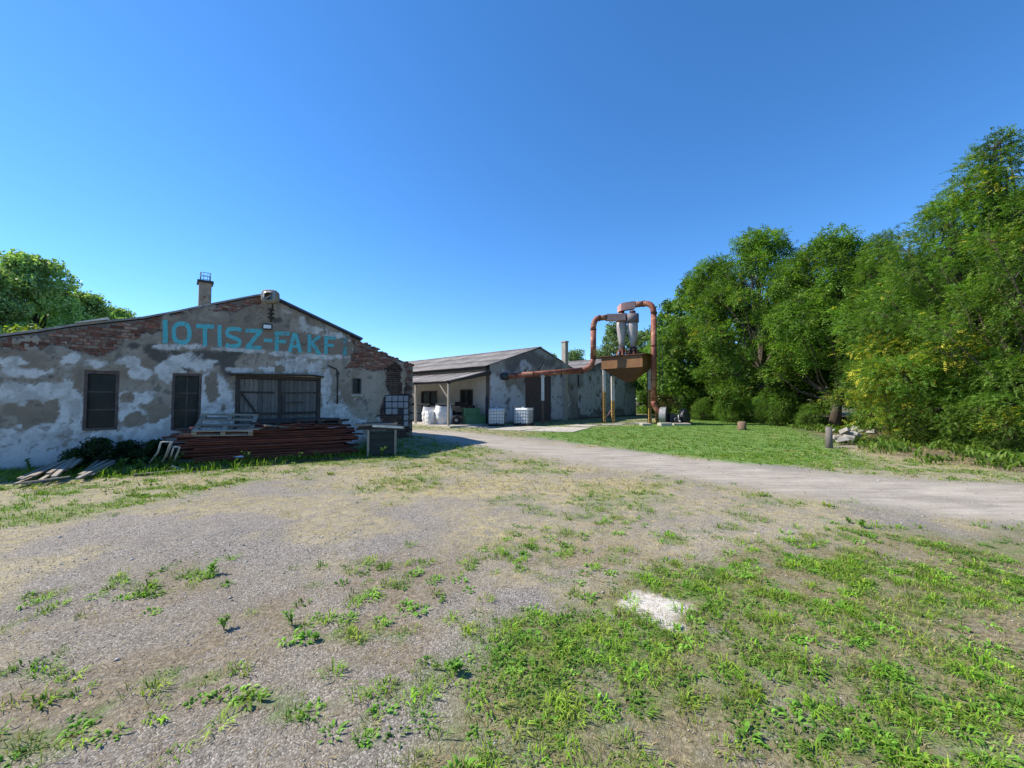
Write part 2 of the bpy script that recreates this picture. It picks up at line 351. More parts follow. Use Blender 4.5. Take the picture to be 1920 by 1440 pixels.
def masks(x, y):
    d = np.hypot(x, y)
    wob = (fbm(x, y, .9, 4, 3) - .5) * (.9 + .06 * d)
    w2 = (fbm(x, y, 3.1, 4, 8) - .5) * .5
    def mem(poly, soft=.25, k=1.0):
        s = soft * (.35 + .1 * d)
        return smooth(-s, s, poly_sd(x, y, poly) + (wob + w2) * k)
    road = mem(ROAD, .45, .8)
    patch = smooth(.42, .60, fbm(x, y, 1.9, 4, 21))           # clumps
    patch2 = smooth(.52, .66, fbm(x, y, 3.4, 4, 31))
    fore = mem(FOREG, .5, .7)
    hf = smooth(.40, .60, fbm(x, y, 3.2, 3, 43)); grass = fore * (.18 + .82 * smooth(.32, .50, fbm(x, y, 1.3, 4, 41)) * (.45 + .55 * hf))
    spm = mem(SPARSE, .8); sp2 = mem(SPARSE2, .5)
    grass = np.maximum(grass, spm * smooth(.60, .72, fbm(x, y, 3.6, 4, 31)) * .7)
    grass = np.maximum(grass, mem(SPARSE2, .5) * smooth(.60, .74, fbm(x, y, 2.6, 3, 91)) * .8)
    lawn = mem(LAWN, .3, .5)
    strip = mem(STRIP, .3, .8); stw = mem(STRAW, .8); shade = mem(SHADEG, .3, .5)
    verge = mem(VERGE, .3, .5)
    grass = np.maximum.reduce([grass, lawn, strip * (.15 + .85 * patch), shade * .9, verge * (.2 + .8 * patch), mem(FARG, .4) * .55, stw * .5 * smooth(.48, .64, fbm(x, y, 1.2, 4, 49))])
    straw = np.maximum.reduce([mem(STRAW, .8) * (.35 + .65 * smooth(.3, .6, fbm(x, y, 1.3, 5, 51))), strip * .75, verge * .7, mem(DRYBANK, .4), mem(FARG, .3) * .9,
                               .62 * smooth(.46, .66, fbm(x, y, .8, 5, 61)) * (y > 1.5), .7 * mem(SPARSE2, .7)])
    litter = np.maximum(fore * .9, mem(SPARSE, 1.0) * (.25 + .5 * smooth(.4, .65, fbm(x, y, 1.1, 4, 71))))
    # woodland floor on the right, land outside the yard
    wood = smooth(-1, 1, x - (10.2 + np.clip((y - 9) * .36, -6, 40)) + wob) * (1 - lawn) * (1 - road) * (1 - verge)
    litter = np.maximum(litter, wood * .8)
    outer = smooth(2, 8, np.maximum.reduce([d - 46, -y, -x - 16]))
    grass = np.maximum(grass, outer * .85)
    nr = 1 - road
    pale = smooth(-.06, .05, poly_sd(x, y, PALE) + (fbm(x, y, 7, 4, 77) - .5) * .45)
    clump = np.maximum(fore * (.12 + .88 * smooth(.36, .50, fbm(x, y, 1.3, 4, 41)) * (.45 + .55 * hf)), np.maximum(spm * (.07 + .42 * smooth(.46, .62, fbm(x, y, 1.6, 3, 45))), sp2 * (.06 + .3 * smooth(.5, .65, fbm(x, y, 1.6, 3, 47))))) * (1 - .8 * pale) * nr
    return dict(clump=clump, grass=grass * nr * (1 - pale), straw=straw * nr, road=road, litter=litter * nr, pale=pale, lawn=lawn, wood=wood, strip=strip, shade=shade, fore=fore, outer=outer)

def gheight(x, y):
    x = np.asarray(x, float); y = np.asarray(y, float)
    d = np.hypot(x, y)
    k = smooth(60, 200, d)
    h = (fbm(x, y, .35, 3, 5) - .5) * .05 + (fbm(x, y, 2.2, 3, 15) - .5) * .028 + (fbm(x, y, 9, 3, 25) - .5) * .012
    h = h + .20 * np.exp(-((x + 4.2) ** 2 + (y - 15.6) ** 2) / 5.5)
    return h * (1 - k)
def gz(x, y): return float(gheight(np.array([x]), np.array([y]))[0])

def axis(a, b, step, out, far, back=True):
    core = list(np.arange(a, b + 1e-6, step)); s = step; p = core[-1]; up = []
    while p < far: s *= out if p < 42 else 1.3; p += s; up.append(p)
    s = step; p = core[0]; dn = []
    while p > -far: s *= (out if p > -26 else 1.3) if back else 1.25; p -= s; dn.append(p)
    return np.array(dn[::-1] + core + up)
gx = axis(-4.6, 6.2, .045, 1.035, 1800); gy = axis(1.2, 7.0, .04, 1.028, 1800, False)
XX, YY = np.meshgrid(gx, gy); fx, fy = XX.ravel(), YY.ravel()
mk = masks(fx, fy)
nx, ny = len(gx), len(gy)
idx = np.arange(nx * ny).reshape(ny, nx)
quads = np.stack([idx[:-1, :-1].ravel(), idx[:-1, 1:].ravel(), idx[1:, 1:].ravel(), idx[1:, :-1].ravel()], 1)
gv = np.stack([fx, fy, gheight(fx, fy)], 1)
gm = np_mesh('ground', gv, quads, {'ma': np.stack([mk['grass'], mk['straw'], mk['road'], mk['litter']], 1), 'mb': np.stack([mk['pale'], mk['lawn'], mk['wood'], mk['pale'] * 0 + 1], 1)}, smooth=True)

def ground_mat():
    m, t, b, out = new_mat('yard_ground')
    co = coord(t, (1, 1, 1), True)
    a = N(t, 'ShaderNodeAttribute', attribute_name='ma'); sa = N(t, 'ShaderNodeSeparateColor'); t.links.new(a.outputs['Color'], sa.inputs[0])
    b2 = N(t, 'ShaderNodeAttribute', attribute_name='mb'); sb = N(t, 'ShaderNodeSeparateColor'); t.links.new(b2.outputs['Color'], sb.inputs[0])
    grass, straw, road, litter = sa.outputs[0], sa.outputs[1], sa.outputs[2], a.outputs['Alpha']
    pale, lawn, wood = sb.outputs[0], sb.outputs[1], sb.outputs[2]
    # gravel
    vo = N(t, 'ShaderNodeTexVoronoi'); vo.inputs['Scale'].default_value = 115; vo.inputs['Randomness'].default_value = 1.0; t.links.new(co, vo.inputs['Vector'])
    vs_ = N(t, 'ShaderNodeSeparateColor'); t.links.new(vo.outputs['Color'], vs_.inputs[0])
    vo2 = N(t, 'ShaderNodeTexVoronoi'); vo2.inputs['Scale'].default_value = 28; t.links.new(co, vo2.inputs['Vector'])
    vs2 = N(t, 'ShaderNodeSeparateColor'); t.links.new(vo2.outputs['Color'], vs2.inputs[0])
    grav = ramp(t, vs_.outputs[0], [(0, (.065, .056, .048)), (.35, (.155, .140, .124)), (.75, (.275, .25, .222)), (1, (.54, .49, .43))])
    big = ramp(t, noise(t, co, .9, 6, .65), [(.3, .82), (.7, 1.15)])
    grav = mixc(t, 1, grav, big, 'MULTIPLY'); grav = mixc(t, ramp(t, noise(t, co, 55, 5, .8), [(.35, 0), (.6, .45)]), grav, (.215, .19, .16)); grav = mixc(t, 1, grav, ramp(t, noise(t, co, 14, 5, .8), [(.3, .80), (.7, 1.16)]), 'MULTIPLY')
    warm = ramp(t, noise(t, co, 1.7, 6, .7), [(.48, 0), (.72, .55)])
    grav = mixc(t, warm, grav, mixc(t, vs2.outputs[1], (.31, .265, .20), (.20, .175, .14)))
    rd = ramp(t, noise(t, coord(t, (.5, 3.2, 1), True), 1.2, 7, .7), [(.3, (.27, .235, .19)), (.5, (.38, .335, .28)), (.7, (.48, .43, .365))])
    rd = mixc(t, ramp(t, noise(t, co, .8, 6, .7), [(.48, 0), (.66, .4)]), rd, grav); rd = mixc(t, 1, rd, ramp(t, noise(t, coord(t, (.25, 2.2, 1), True), 2.0, 5, .6), [(.35, .86), (.6, 1.08)]), 'MULTIPLY'); rd = mixc(t, 1, rd, ramp(t, vs_.outputs[1], [(0, .85), (1, 1.12)]), 'MULTIPLY')
    c = mixc(t, mth(t, 'MULTIPLY', road, .85), grav, rd)
    # straw
    st = ramp(t, noise(t, co, 22, 6, .8), [(.25, (.19, .155, .07)), (.5, (.43, .355, .17)), (.75, (.64, .54, .29))])
    sf = mth(t, 'MULTIPLY', straw, ramp(t, noise(t, co, 6, 6, .75), [(.36, 0), (.60, 1)]))
    c = mixc(t, mth(t, 'MULTIPLY', sf, .85), c, st)
    # leaf litter and soil
    li = ramp(t, noise(t, co, 30, 6, .8), [(.28, (.05, .034, .02)), (.5, (.18, .14, .085)), (.72, (.45, .37, .24))])
    lf = mth(t, 'MULTIPLY', litter, ramp(t, noise(t, co, 3.0, 6, .75), [(.30, 0), (.52, 1)]))
    c = mixc(t, lf, c, li)
    # green underlay
    gr = ramp(t, noise(t, co, 16, 6, .8), [(.28, (.02, .045, .008)), (.5, (.085, .17, .025)), (.75, (.20, .31, .06))])
    gf = mth(t, 'MULTIPLY', grass, ramp(t, noise(t, co, 5, 6, .8), [(.34, .1), (.58, 1)]))
    c = mixc(t, mth(t, 'MULTIPLY', gf, .72), c, gr)
    lw = ramp(t, noise(t, co, 9, 7, .8), [(.25, (.05, .12, .022)), (.45, (.10, .20, .042)), (.62, (.19, .26, .06)), (.8, (.34, .32, .13))])
    c = mixc(t, mth(t, 'MULTIPLY', lawn, .9), c, lw)
    c = mixc(t, mth(t, 'MULTIPLY', wood, .7), c, ramp(t, noise(t, co, 6, 6, .75), [(.3, (.045, .032, .02)), (.7, (.13, .10, .06))]))
    c = mixc(t, pale, c, ramp(t, noise(t, co, 26, 6, .8), [(.3, (.30, .27, .22)), (.5, (.52, .48, .42)), (.7, (.62, .585, .53))]))
    t.links.new(c, b.inputs['Base Color']); b.inputs['Roughness'].default_value = .95; b.inputs['Specular IOR Level'].default_value = .15
    h = mth(t, 'ADD', mth(t, 'MULTIPLY', vo.outputs['Distance'], -.9), mth(t, 'MULTIPLY', noise(t, co, 9, 6, .7), 1.2))
    h = mth(t, 'ADD', h, mth(t, 'MULTIPLY', noise(t, co, 40, 5, .8), 1.2))
    bn = N(t, 'ShaderNodeBump'); bn.inputs['Strength'].default_value = .6; bn.inputs['Distance'].default_value = .008
    t.links.new(h, bn.inputs['Height']); t.links.new(bn.outputs[0], b.inputs['Normal'])
    return m
M['ground'] = ground_mat()
ground = tag(mesh_obj('ground', gm, M['ground']), kind='structure')

# ---------------------------------------------------------------- blades, leaves, stones (vectorised)
PROF_G = np.array([.7, 1.0, .0]); PROF_L = np.array([.25, 1.0, .85, .0])
def strips(base, dirv, up, length, width, cols, prof, bend):
    """ribbons of len(prof) levels; last level is a tip vertex"""
    n = len(base); L = len(prof)
    side = np.cross(dirv, up); side /= (np.linalg.norm(side, axis=1, keepdims=True) + 1e-9)
    vs = []; cc = []
    for i in range(L):
        t = i / (L - 1)
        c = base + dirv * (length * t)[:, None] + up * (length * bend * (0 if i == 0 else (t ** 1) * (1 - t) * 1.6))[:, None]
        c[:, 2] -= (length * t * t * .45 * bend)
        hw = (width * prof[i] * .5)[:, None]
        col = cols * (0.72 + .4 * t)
        if i < L - 1: vs += [c - side * hw, c + side * hw]; cc += [col, col]
        else: vs.append(c); cc.append(col)
    K = len(vs); vv = np.stack(vs, 1).reshape(-1, 3); co = np.stack(cc, 1).reshape(-1, 3)
    b = np.arange(n)[:, None] * K; fs = []
    q = []
    for i in range(L - 2): q.append(b + np.array([[2 * i, 2 * i + 1, 2 * i + 3, 2 * i + 2]]))
    tri = b + np.array([[K - 3, K - 2, K - 1]])
    return vv, [np.concatenate(q), tri] if q else [tri], co
def join_parts(parts):
    vv = []; qs = []; ts = []; cc = []; off = 0
    for v, fl, c in parts:
        vv.append(v); cc.append(c)
        for f in fl: (qs if f.shape[1] == 4 else ts).append(f + off)
        off += len(v)
    f = []
    if qs: f.append(np.concatenate(qs))
    if ts: f.append(np.concatenate(ts))
    return np.concatenate(vv), f, np.concatenate(cc)
def unit(a): return a / (np.linalg.norm(a, axis=1, keepdims=True) + 1e-9)
def tuft_blades(cx, cy, nb, h, wd, spread, lean, col, cvar=.25, prof=PROF_G, bend=.5):
    n = len(cx); r = RNG
    h = np.broadcast_to(h, (n,)); wd = np.broadcast_to(wd, (n,)); col = np.broadcast_to(col, (n, 3))
    tcol = col * (1 + (r.rand(n, 1) - .5) * cvar * 1.6)
    ia = np.repeat(np.arange(n), nb); m = len(ia)
    az = r.rand(m) * 2 * PI; rr = np.sqrt(r.rand(m)) * spread
    bx = cx[ia] + np.cos(az) * rr; by = cy[ia] + np.sin(az) * rr
    az2 = az + r.randn(m) * .6; ln = lean * (.35 + r.rand(m))
    d = unit(np.stack([np.cos(az2) * ln, np.sin(az2) * ln, np.ones(m)], 1))
    up = unit(np.stack([-np.cos(az2), -np.sin(az2), ln], 1))
    base = np.stack([bx, by, gheight(bx, by) - .004], 1)
    hh = h[ia] * (.5 + .8 * r.rand(m)); ww = wd[ia] * (.7 + .6 * r.rand(m))
    cc = tcol[ia] * (1 + (r.rand(m, 1) - .5) * cvar)
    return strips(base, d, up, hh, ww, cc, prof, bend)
def scatter(n, x0, x1, y0, y1, key, power=1.0, fov=2.6, dmin=1.2, dmax=99, extra=None):
    x = RNG.uniform(x0, x1, n); y = RNG.uniform(y0, y1, n)
    d = np.hypot(x, y); k = (d > dmin) & (d < dmax) & (np.abs(x) < y * fov + 2.0)
    x, y = x[k], y[k]; mm = masks(x, y); p = mm[key] ** power
    if extra is not None: p = p * extra(x, y, mm)
    k = RNG.rand(len(x)) < p
    return x[k], y[k]
GRN = np.array([.14, .29, .025]); GRN2 = np.array([.08, .18, .03]); YEL = np.array([.24, .32, .05]); STR = np.array([.55, .45, .23]); BRN = np.array([.19, .12, .07])
def colmix(n, a, b, f=None):
    f = RNG.rand(n, 1) if f is None else np.asarray(f).reshape(-1, 1); return a * (1 - f) + b * f
gp = []
# near foreground grass
x, y = scatter(21000, -6, 9, 1.0, 6.2, 'grass', 1.1, dmax=6.5); n = len(x); tn = smooth(.38, .62, fbm(x, y, 2.6, 4, 151))
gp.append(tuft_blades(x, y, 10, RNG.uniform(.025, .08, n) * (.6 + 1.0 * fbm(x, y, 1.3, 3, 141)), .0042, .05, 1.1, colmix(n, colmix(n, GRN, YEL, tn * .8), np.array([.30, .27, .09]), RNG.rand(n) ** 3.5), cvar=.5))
x, y = scatter(19000, -10, 18, 5.0, 12, 'grass', 1.2, dmin=5.5, dmax=14); n = len(x)
gp.append(tuft_blades(x, y, 9, RNG.uniform(.03, .085, n), .009, .07, .9, colmix(n, GRN, YEL, RNG.rand(n) ** 2)))
x, y = scatter(26000, -14, 26, 11, 32, 'grass', 1.0, dmin=12.5, dmax=36, extra=lambda x, y, m: (1 - m['outer'])); n = len(x)
gp.append(tuft_blades(x, y, 6, RNG.uniform(.03, .09, n), .018, .12, .9, colmix(n, np.array([.10, .225, .04]), YEL, RNG.rand(n) ** 2.5)))
v, f, c = join_parts(gp)
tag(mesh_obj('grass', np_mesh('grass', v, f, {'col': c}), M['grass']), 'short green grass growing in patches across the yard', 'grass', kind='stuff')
# dry straw
gp = []
x, y = scatter(16000, -8, 9, 1.2, 7, 'litter', 1.0, dmax=7.5); n = len(x)
gp.append(tuft_blades(x, y, 4, RNG.uniform(.03, .07, n), .0035, .05, 2.6, colmix(n, STR, BRN * 1.4), bend=.3))
x, y = scatter(20000, -8, 9, 2, 8, 'straw', 1.0, dmax=9); n = len(x)
gp.append(tuft_blades(x, y, 5, RNG.uniform(.02, .06, n), .004, .05, 1.8, colmix(n, STR, STR * .7), bend=.3))
x, y = scatter(26000, -14, 22, 7, 20, 'straw', 1.0, dmin=7, dmax=24, extra=lambda x, y, m: (1 - m['outer'])); n = len(x)
gp.append(tuft_blades(x, y, 5, RNG.uniform(.03, .08, n), .011, .09, 1.4, colmix(n, STR * 1.05, np.array([.25, .24, .09])), bend=.3))
v, f, c = join_parts(gp)
tag(mesh_obj('dry_grass', np_mesh('dry_grass', v, f, {'col': c}), M['grass']), 'dry straw coloured grass lying between gravel and green patches', 'dry grass', kind='stuff')
# broad leaved weeds
gp = []
for (nn, x0, x1, y0, y1, d0, d1, sc_) in ((8200, -6, 9, 1.0, 6.2, 1.3, 6.5, 1.0), (12500, -12, 18, 5.0, 12, 6.5, 14, 1.3)):
    x, y = scatter(nn, x0, x1, y0, y1, 'clump', 1.0, dmin=d0, dmax=d1); n = len(x); h_ = n // 2; B0_ = np.array([.20, .40, .03])
    gp.append(tuft_blades(x[:h_], y[:h_], 22 if d1 < 7 else 12, RNG.uniform(.04, .11, h_) * sc_, RNG.uniform(.004, .008, h_) * sc_, .055 * sc_, 1.5, colmix(h_, B0_, np.array([.30, .38, .05]), RNG.rand(h_) ** 1.6), cvar=.5, bend=.7))
    m_ = n - h_
    gp.append(tuft_blades(x[h_:], y[h_:], 18 if d1 < 7 else 10, RNG.uniform(.025, .065, m_) * sc_, RNG.uniform(.009, .018, m_) * sc_, .06 * sc_, 1.4, colmix(m_, np.array([.13, .31, .035]), np.array([.23, .41, .06])), cvar=.5, prof=PROF_L, bend=.7))
wd_p = lambda x, y, m: smooth(.5, .62, fbm(x, y, 2.3, 3, 101)) + .12
x, y = scatter(3000, -6, 9, 1.0, 7, 'grass', 1.0, dmax=7.5, extra=wd_p); n = len(x)
gp.append(tuft_blades(x, y, 9, RNG.uniform(.025, .06, n), RNG.uniform(.008, .018, n), .03, 1.7, colmix(n, GRN, np.array([.085, .20, .045])), prof=PROF_L, bend=.5))
x, y = scatter(6000, -6, 9, 1.0, 7, 'grass', 1.0, dmax=7.5, extra=lambda x, y, m: smooth(.5, .6, fbm(x, y, 1.7, 3, 121))); n = len(x)
gp.append(tuft_blades(x, y, 16, RNG.uniform(.015, .04, n), .008, .06, 1.1, colmix(n, np.array([.07, .17, .035]), GRN), prof=PROF_L, bend=.8))
x, y = scatter(5000, -12, 18, 6, 18, 'grass', 1.0, dmin=7, dmax=20, extra=wd_p); n = len(x)
gp.append(tuft_blades(x, y, 8, RNG.uniform(.04, .12, n), .028, .07, 1.3, colmix(n, GRN * .8, YEL * .9), prof=PROF_L, bend=.5))
v, f, c = join_parts(gp)
tag(mesh_obj('ground_weeds', np_mesh('ground_weeds', v, f, {'col': c}), M['grass']), 'low broad leaved weeds and clover spread through the grass', 'weeds', kind='stuff')
# stone chips
def stones(x, y, s, cols):
    n = len(x); base = np.array([[1, 0, 0], [0, 1, 0], [-1, 0, 0], [0, -1, 0], [0, 0, .9], [0, 0, -.6]], float)
    tri = np.array([[0, 1, 4], [1, 2, 4], [2, 3, 4], [3, 0, 4], [1, 0, 5], [2, 1, 5], [3, 2, 5], [0, 3, 5]])
    a = RNG.rand(n) * 2 * PI; ca, sa = np.cos(a), np.sin(a)
    p = base[None] * (1 + (RNG.rand(n, 6, 3) - .5) * .7) + (RNG.rand(n, 6, 3) - .5) * .35
    p *= s[:, None, None] * np.array([1, .8, .6])
    X = p[..., 0] * ca[:, None] - p[..., 1] * sa[:, None] + x[:, None]; Y = p[..., 0] * sa[:, None] + p[..., 1] * ca[:, None] + y[:, None]
    Z = p[..., 2] + (gheight(x, y) + s * .15)[:, None]
    v = np.stack([X, Y, Z], 2).reshape(-1, 3)
    f = (np.arange(n)[:, None, None] * 6 + tri[None]).reshape(-1, 3)
    return v, [f], np.repeat(cols, 6, 0)
sx, sy = [], []
for (nn, a0, a1, b0, b1, dm) in ((26000, -5, 6, 1.3, 5, 6), (20000, -10, 12, 4, 11, 13)):
    x = RNG.uniform(a0, a1, nn); y = RNG.uniform(b0, b1, nn); d = np.hypot(x, y); k = (d < dm) & (np.abs(x) < y * 2.2 + 1)
    x, y = x[k], y[k]; mm = masks(x, y); k = RNG.rand(len(x)) < (1 - mm['grass']) * (1 - .7 * mm['litter']) * (1 - .6 * mm['road']); sx.append(x[k]); sy.append(y[k])
x = np.concatenate(sx); y = np.concatenate(sy); n = len(x); d = np.hypot(x, y)
s = (.0025 + .006 * RNG.rand(n) ** 3) * (.8 + d * .10); s[RNG.rand(n) < .02] *= 2.2
g = RNG.uniform(.16, .50, (n, 1)) ** 1.0; c = g * np.array([1, .92, .83]) * (1 + (RNG.rand(n, 3) - .5) * .10)
v, f, c = stones(x, y, s, c)
tag(mesh_obj('gravel', np_mesh('gravel', v, f, {'col': c}), M['stone']), 'small loose grey gravel chips strewn over the yard', 'gravel', kind='stuff')

# taller single weeds that stand out
def weed_plant(px, py, h, nleaf, label, kindc=(.09, .19, .04), spread=.45, group=None, lw=.028, cat='weed'):
    p = G(px, py); h0 = gz(p.x, p.y); r = RNG
    e = empty('weed_plant', (p.x, p.y, h0), random.uniform(0, 6), label, cat, group)
    mb = MB(); tips = []
    ns = max(1, nleaf // 14)
    for k in range(ns):
        a = random.uniform(0, 2 * PI); q = spread * h * random.uniform(.1, .5) if ns > 1 else .02
        pts = [(math.cos(a) * q * t * t * 1.5, math.sin(a) * q * t * t * 1.5, h * t * random.uniform(.92, 1)) for t in (0, .33, .66, 1)]
        mb.tube(pts, [.006 * h / .4 + .0015, .004, .003, .0015], 5); tips.append(pts)
    mb.build('stem', M['grass'] if False else M['weedstem'], e)
    n = nleaf; ia = r.randint(0, ns, n); t = .15 + .85 * r.rand(n)
    P = np.array(tips)[ia]; k = np.clip((t * 3).astype(int), 0, 2); f = t * 3 - k
    base = P[np.arange(n), k] * (1 - f)[:, None] + P[np.arange(n), k + 1] * f[:, None]
    az = r.rand(n) * 2 * PI; d = unit(np.stack([np.cos(az), np.sin(az), .3 + .7 * r.rand(n)], 1)); up = unit(np.stack([-np.cos(az) * .4, -np.sin(az) * .4, np.ones(n)], 1))
    L = (h * spread * .5 + .02) * (1.1 - .6 * t) * (.7 + .6 * r.rand(n))
    v, fc, c = strips(base, d, up, L, np.full(n, lw) * (.7 + .6 * r.rand(n)), np.array(kindc) * (.7 + .6 * r.rand(n, 1)), PROF_L, .4)
    mesh_obj('foliage', np_mesh('foliage', v, fc, {'col': c}), M['leaf'], e)
    return e
M['weedstem'] = pm('weed_stem', (.12, .17, .05), (.17, .15, .06), 6, bump=0, rnd=.1)

# ================================================================== WALL TOOLS
def lerp_line(pts):
    X = np.array([p[0] for p in pts]); Z = np.array([p[1] for p in pts])
    return lambda s: np.interp(s, X, Z)
def wall_core(mb, line, openings, y0, y1, drop=0.0, zb=-.15):
    """solid wall between y0 and y1 under a top line, with rectangular openings (s0,s1,z0,z1)"""
    top = lerp_line(line)
    br = sorted(set([p[0] for p in line] + [o[0] for o in openings] + [o[1] for o in openings]))
    for a, b in zip(br[:-1], br[1:]):
        if b - a < 1e-4: continue
        mid = (a + b) / 2; zc = zb
        for o in sorted([o for o in openings if o[0] < mid < o[1]], key=lambda o: o[2]):
            if o[2] > zc + .01: mb.prism([(a, zc), (b, zc), (b, o[2]), (a, o[2])], y0, y1)
            zc = o[3]
        mb.prism([(a, zc), (b, zc), (b, float(top(b)) - drop), (a, float(top(a)) - drop)], y0, y1)
    return mb
def skin(name, s0, s1, zmax, cell, line, openings, include, depth, color, mat, parent, back=.01, zmin=0.0):
    """rendered plaster coat: a cell sheet with thickness, holes and per-point colour"""
    top = lerp_line(line)
    xs = np.linspace(s0, s1, int((s1 - s0) / cell) + 1); zs = np.linspace(zmin, zmax, int((zmax - zmin) / cell) + 1)
    def snap(a, v):
        i = np.argmin(np.abs(a - v)); 
        if 0 < i < len(a) - 1: a[i] = v
    for o in openings: snap(xs, o[0]); snap(xs, o[1]); snap(zs, o[2]); snap(zs, o[3])
    S, Z = np.meshgrid(xs, zs); T = top(S) - .004
    jx = (fbm(S, Z, 11, 2, 201) - .5) * cell * .9; jz = (fbm(S, Z, 11, 2, 207) - .5) * cell * .9
    near = np.zeros(S.shape, bool)
    for o in openings: near |= (S > o[0] - cell * 1.5) & (S < o[1] + cell * 1.5) & (Z > o[2] - cell * 1.5) & (Z < o[3] + cell * 1.5)
    near[:, 0] = near[:, -1] = True
    Sj = np.where(near, S, S + jx); Zj = np.minimum(np.where(near, Z, Z + jz), T)
    cs = (S[:-1, :-1] + S[1:, 1:]) / 2; cz = (Z[:-1, :-1] + Z[1:, 1:]) / 2
    inc = include(cs, cz) & (Z[:-1, :-1] < np.minimum(T[:-1, :-1], T[:-1, 1:]) - .01)
    for o in openings: inc &= ~((cs > o[0]) & (cs < o[1]) & (cz > o[2]) & (cz < o[3]))
    nz, nx = S.shape; idx = np.arange(nz * nx).reshape(nz, nx); NV = nz * nx
    D = depth(S, Z)
    front = np.stack([Sj, -D, Zj], -1).reshape(-1, 3); rear = np.stack([Sj, np.full_like(S, back), Zj], -1).reshape(-1, 3)
    a, b, c, d = idx[:-1, :-1], idx[:-1, 1:], idx[1:, 1:], idx[1:, :-1]
    F = [np.stack([a[inc], b[inc], c[inc], d[inc]], 1)]
    pad = np.pad(inc, 1)
    for (dj, di, e0, e1) in ((0, -1, d, a), (0, 1, b, c), (-1, 0, a, b), (1, 0, c, d)):
        nb = pad[1 + dj:1 + dj + inc.shape[0], 1 + di:1 + di + inc.shape[1]]
        k = inc & ~nb
        F.append(np.stack([e1[k], e0[k], e0[k] + NV, e1[k] + NV], 1))
    F = np.concatenate(F); V_ = np.concatenate([front, rear]); C = color(S, Z).reshape(-1, 3); C = np.concatenate([C, C * .8])
    u, inv = np.unique(F, return_inverse=True); F = inv.reshape(F.shape)
    return mesh_obj(name, np_mesh(name, V_[u], F, {'col': C[u]}, smooth=False), mat, parent)
def blob_field(S, Z, blobs, O, seed, amp=.75, d=U, sc=3.2):
    """max over ellipses given in photo pixels; noise makes the outline ragged"""
    out = np.full(S.shape, -9.0)
    for cx, cy, rx, ry in blobs:
        s0, z0 = WP(cx - rx, cy, O, d); s1, _ = WP(cx + rx, cy, O, d); sc0, zc = WP(cx, cy, O, d); _, zt = WP(cx, cy - ry, O, d)
        out = np.maximum(out, 1 - np.hypot((S - sc0) / (abs(s1 - s0) / 2), (Z - zc) / abs(zt - zc)))
    n = (fbm(S, Z, sc, 5, seed) - .5) * amp * 2 + (fbm(S, Z, 14, 3, seed + 5) - .5) * .35
    return out + n

# ================================================================== WORKSHOP WITH THE PAINTED NAME
OL = G(0, 886)
ws = empty('workshop_building', OL, ROT, 'low gabled brick workshop with peeling white plaster and turquoise painted letters', 'building')
P = lambda x, y: WP(x, y, OL)
S_END = P(773, 800)[0]
TOP = [(-1.9, 2.75)] + [P(*q) for q in ((0, 631), (70, 622), (140, 611), (205, 604), (270, 597), (330, 586), (400, 571), (480, 555.5), (497, 552.5), (506, 556), (516, 563), (600, 602), (677, 638.5))]
TOPR = [P(*q) for q in ((683, 644), (690, 647), (697, 651.5), (706, 653.5), (712, 660), (722, 664), (727, 668.5), (741, 672), (748, 678), (760, 679))] + [(S_END, P(773, 685)[1])]
LINE = TOP + TOPR; ws_top = lerp_line(LINE)
def rect(x0, y0, x1, y1):
    a = P(x0, (y0 + y1) / 2)[0]; b = P(x1, (y0 + y1) / 2)[0]; xm = (x0 + x1) / 2
    return (a, b, P(xm, y1)[1], P(xm, y0)[1])
W1 = rect(157, 697, 222, 806); W2 = rect(322, 701, 377, 806); GT = rect(441, 706, 600, 793); W3 = rect(660, 709, 677, 739)
GT = (GT[0], GT[1], .05, GT[3])
NICHE = rect(727, 684, 752, 742)
OPEN = [W1, W2, GT, W3]
front = MB(); wall_core(front, [(s, z - .03) for s, z in LINE], OPEN, 0.0, .36)
front.build('wall', M['mortar'], ws)
LEN = 22.0
body = MB()
body.box(-1.9, -1.55, .362, LEN, -.1, 2.70)                       # left long wall
body.box(S_END - .36, S_END, .362, LEN, -.1, 2.95)                 # right long wall
wall_core(body, [(-1.9, 2.7), (P(500, 553)[0], 4.95), (S_END, 2.95)], [], LEN, LEN + .3)
body.build('wall', M['whitewash'], ws)
# roof: two slopes of felt covered boards, right one stopping short of the broken corner
sa, za = P(503, 553)
def slope(mb, pts, y0, y1, th):
    for (a, z0), (b, z1) in zip(pts[:-1], pts[1:]): mb.prism([(a, z0), (b, z1), (b, z1 + th), (a, z0 + th)], y0, y1)
L_ = [(s, z) for s, z in TOP if s <= sa]; L_[-1] = (sa, za)
slope(r := MB(), [(-2.2, 2.66)] + L_, -.035, LEN + .4, .05); r.build('roof', M['asb'], ws)
sr, zr = P(677, 638.5)
slope(r := MB(), [(sa + .004, za), P(516, 563), (sr, zr)], -.10, LEN + .4, .075); r.build('roof', M['bitumen'], ws)
r = MB(); r.prism([(sr + .003, zr - .10), (S_END + .1, 2.93), (S_END + .1, 2.99), (sr + .003, zr - .04)], .37, LEN + .4); r.build('roof', M['asb'], ws)
r = MB(); s1, z1 = P(142, 611); s2, z2 = P(203, 604); r.prism([(s1, z1 + .055), (s2, z2 + .055), (s2, z2 + .11), (s1, z1 + .075)], -.10, .6); r.build('roof_sheet', M['whitewash'], ws)
r = MB(); q0 = P(516, 561); q1 = P(678, 637); r.prism([(q0[0], q0[1] + .01), (q1[0], q1[1]), (q1[0], q1[1] + .05), (q0[0], q0[1] + .06)], -.13, -.103); r.build('fascia_board', M['zinc'], ws)

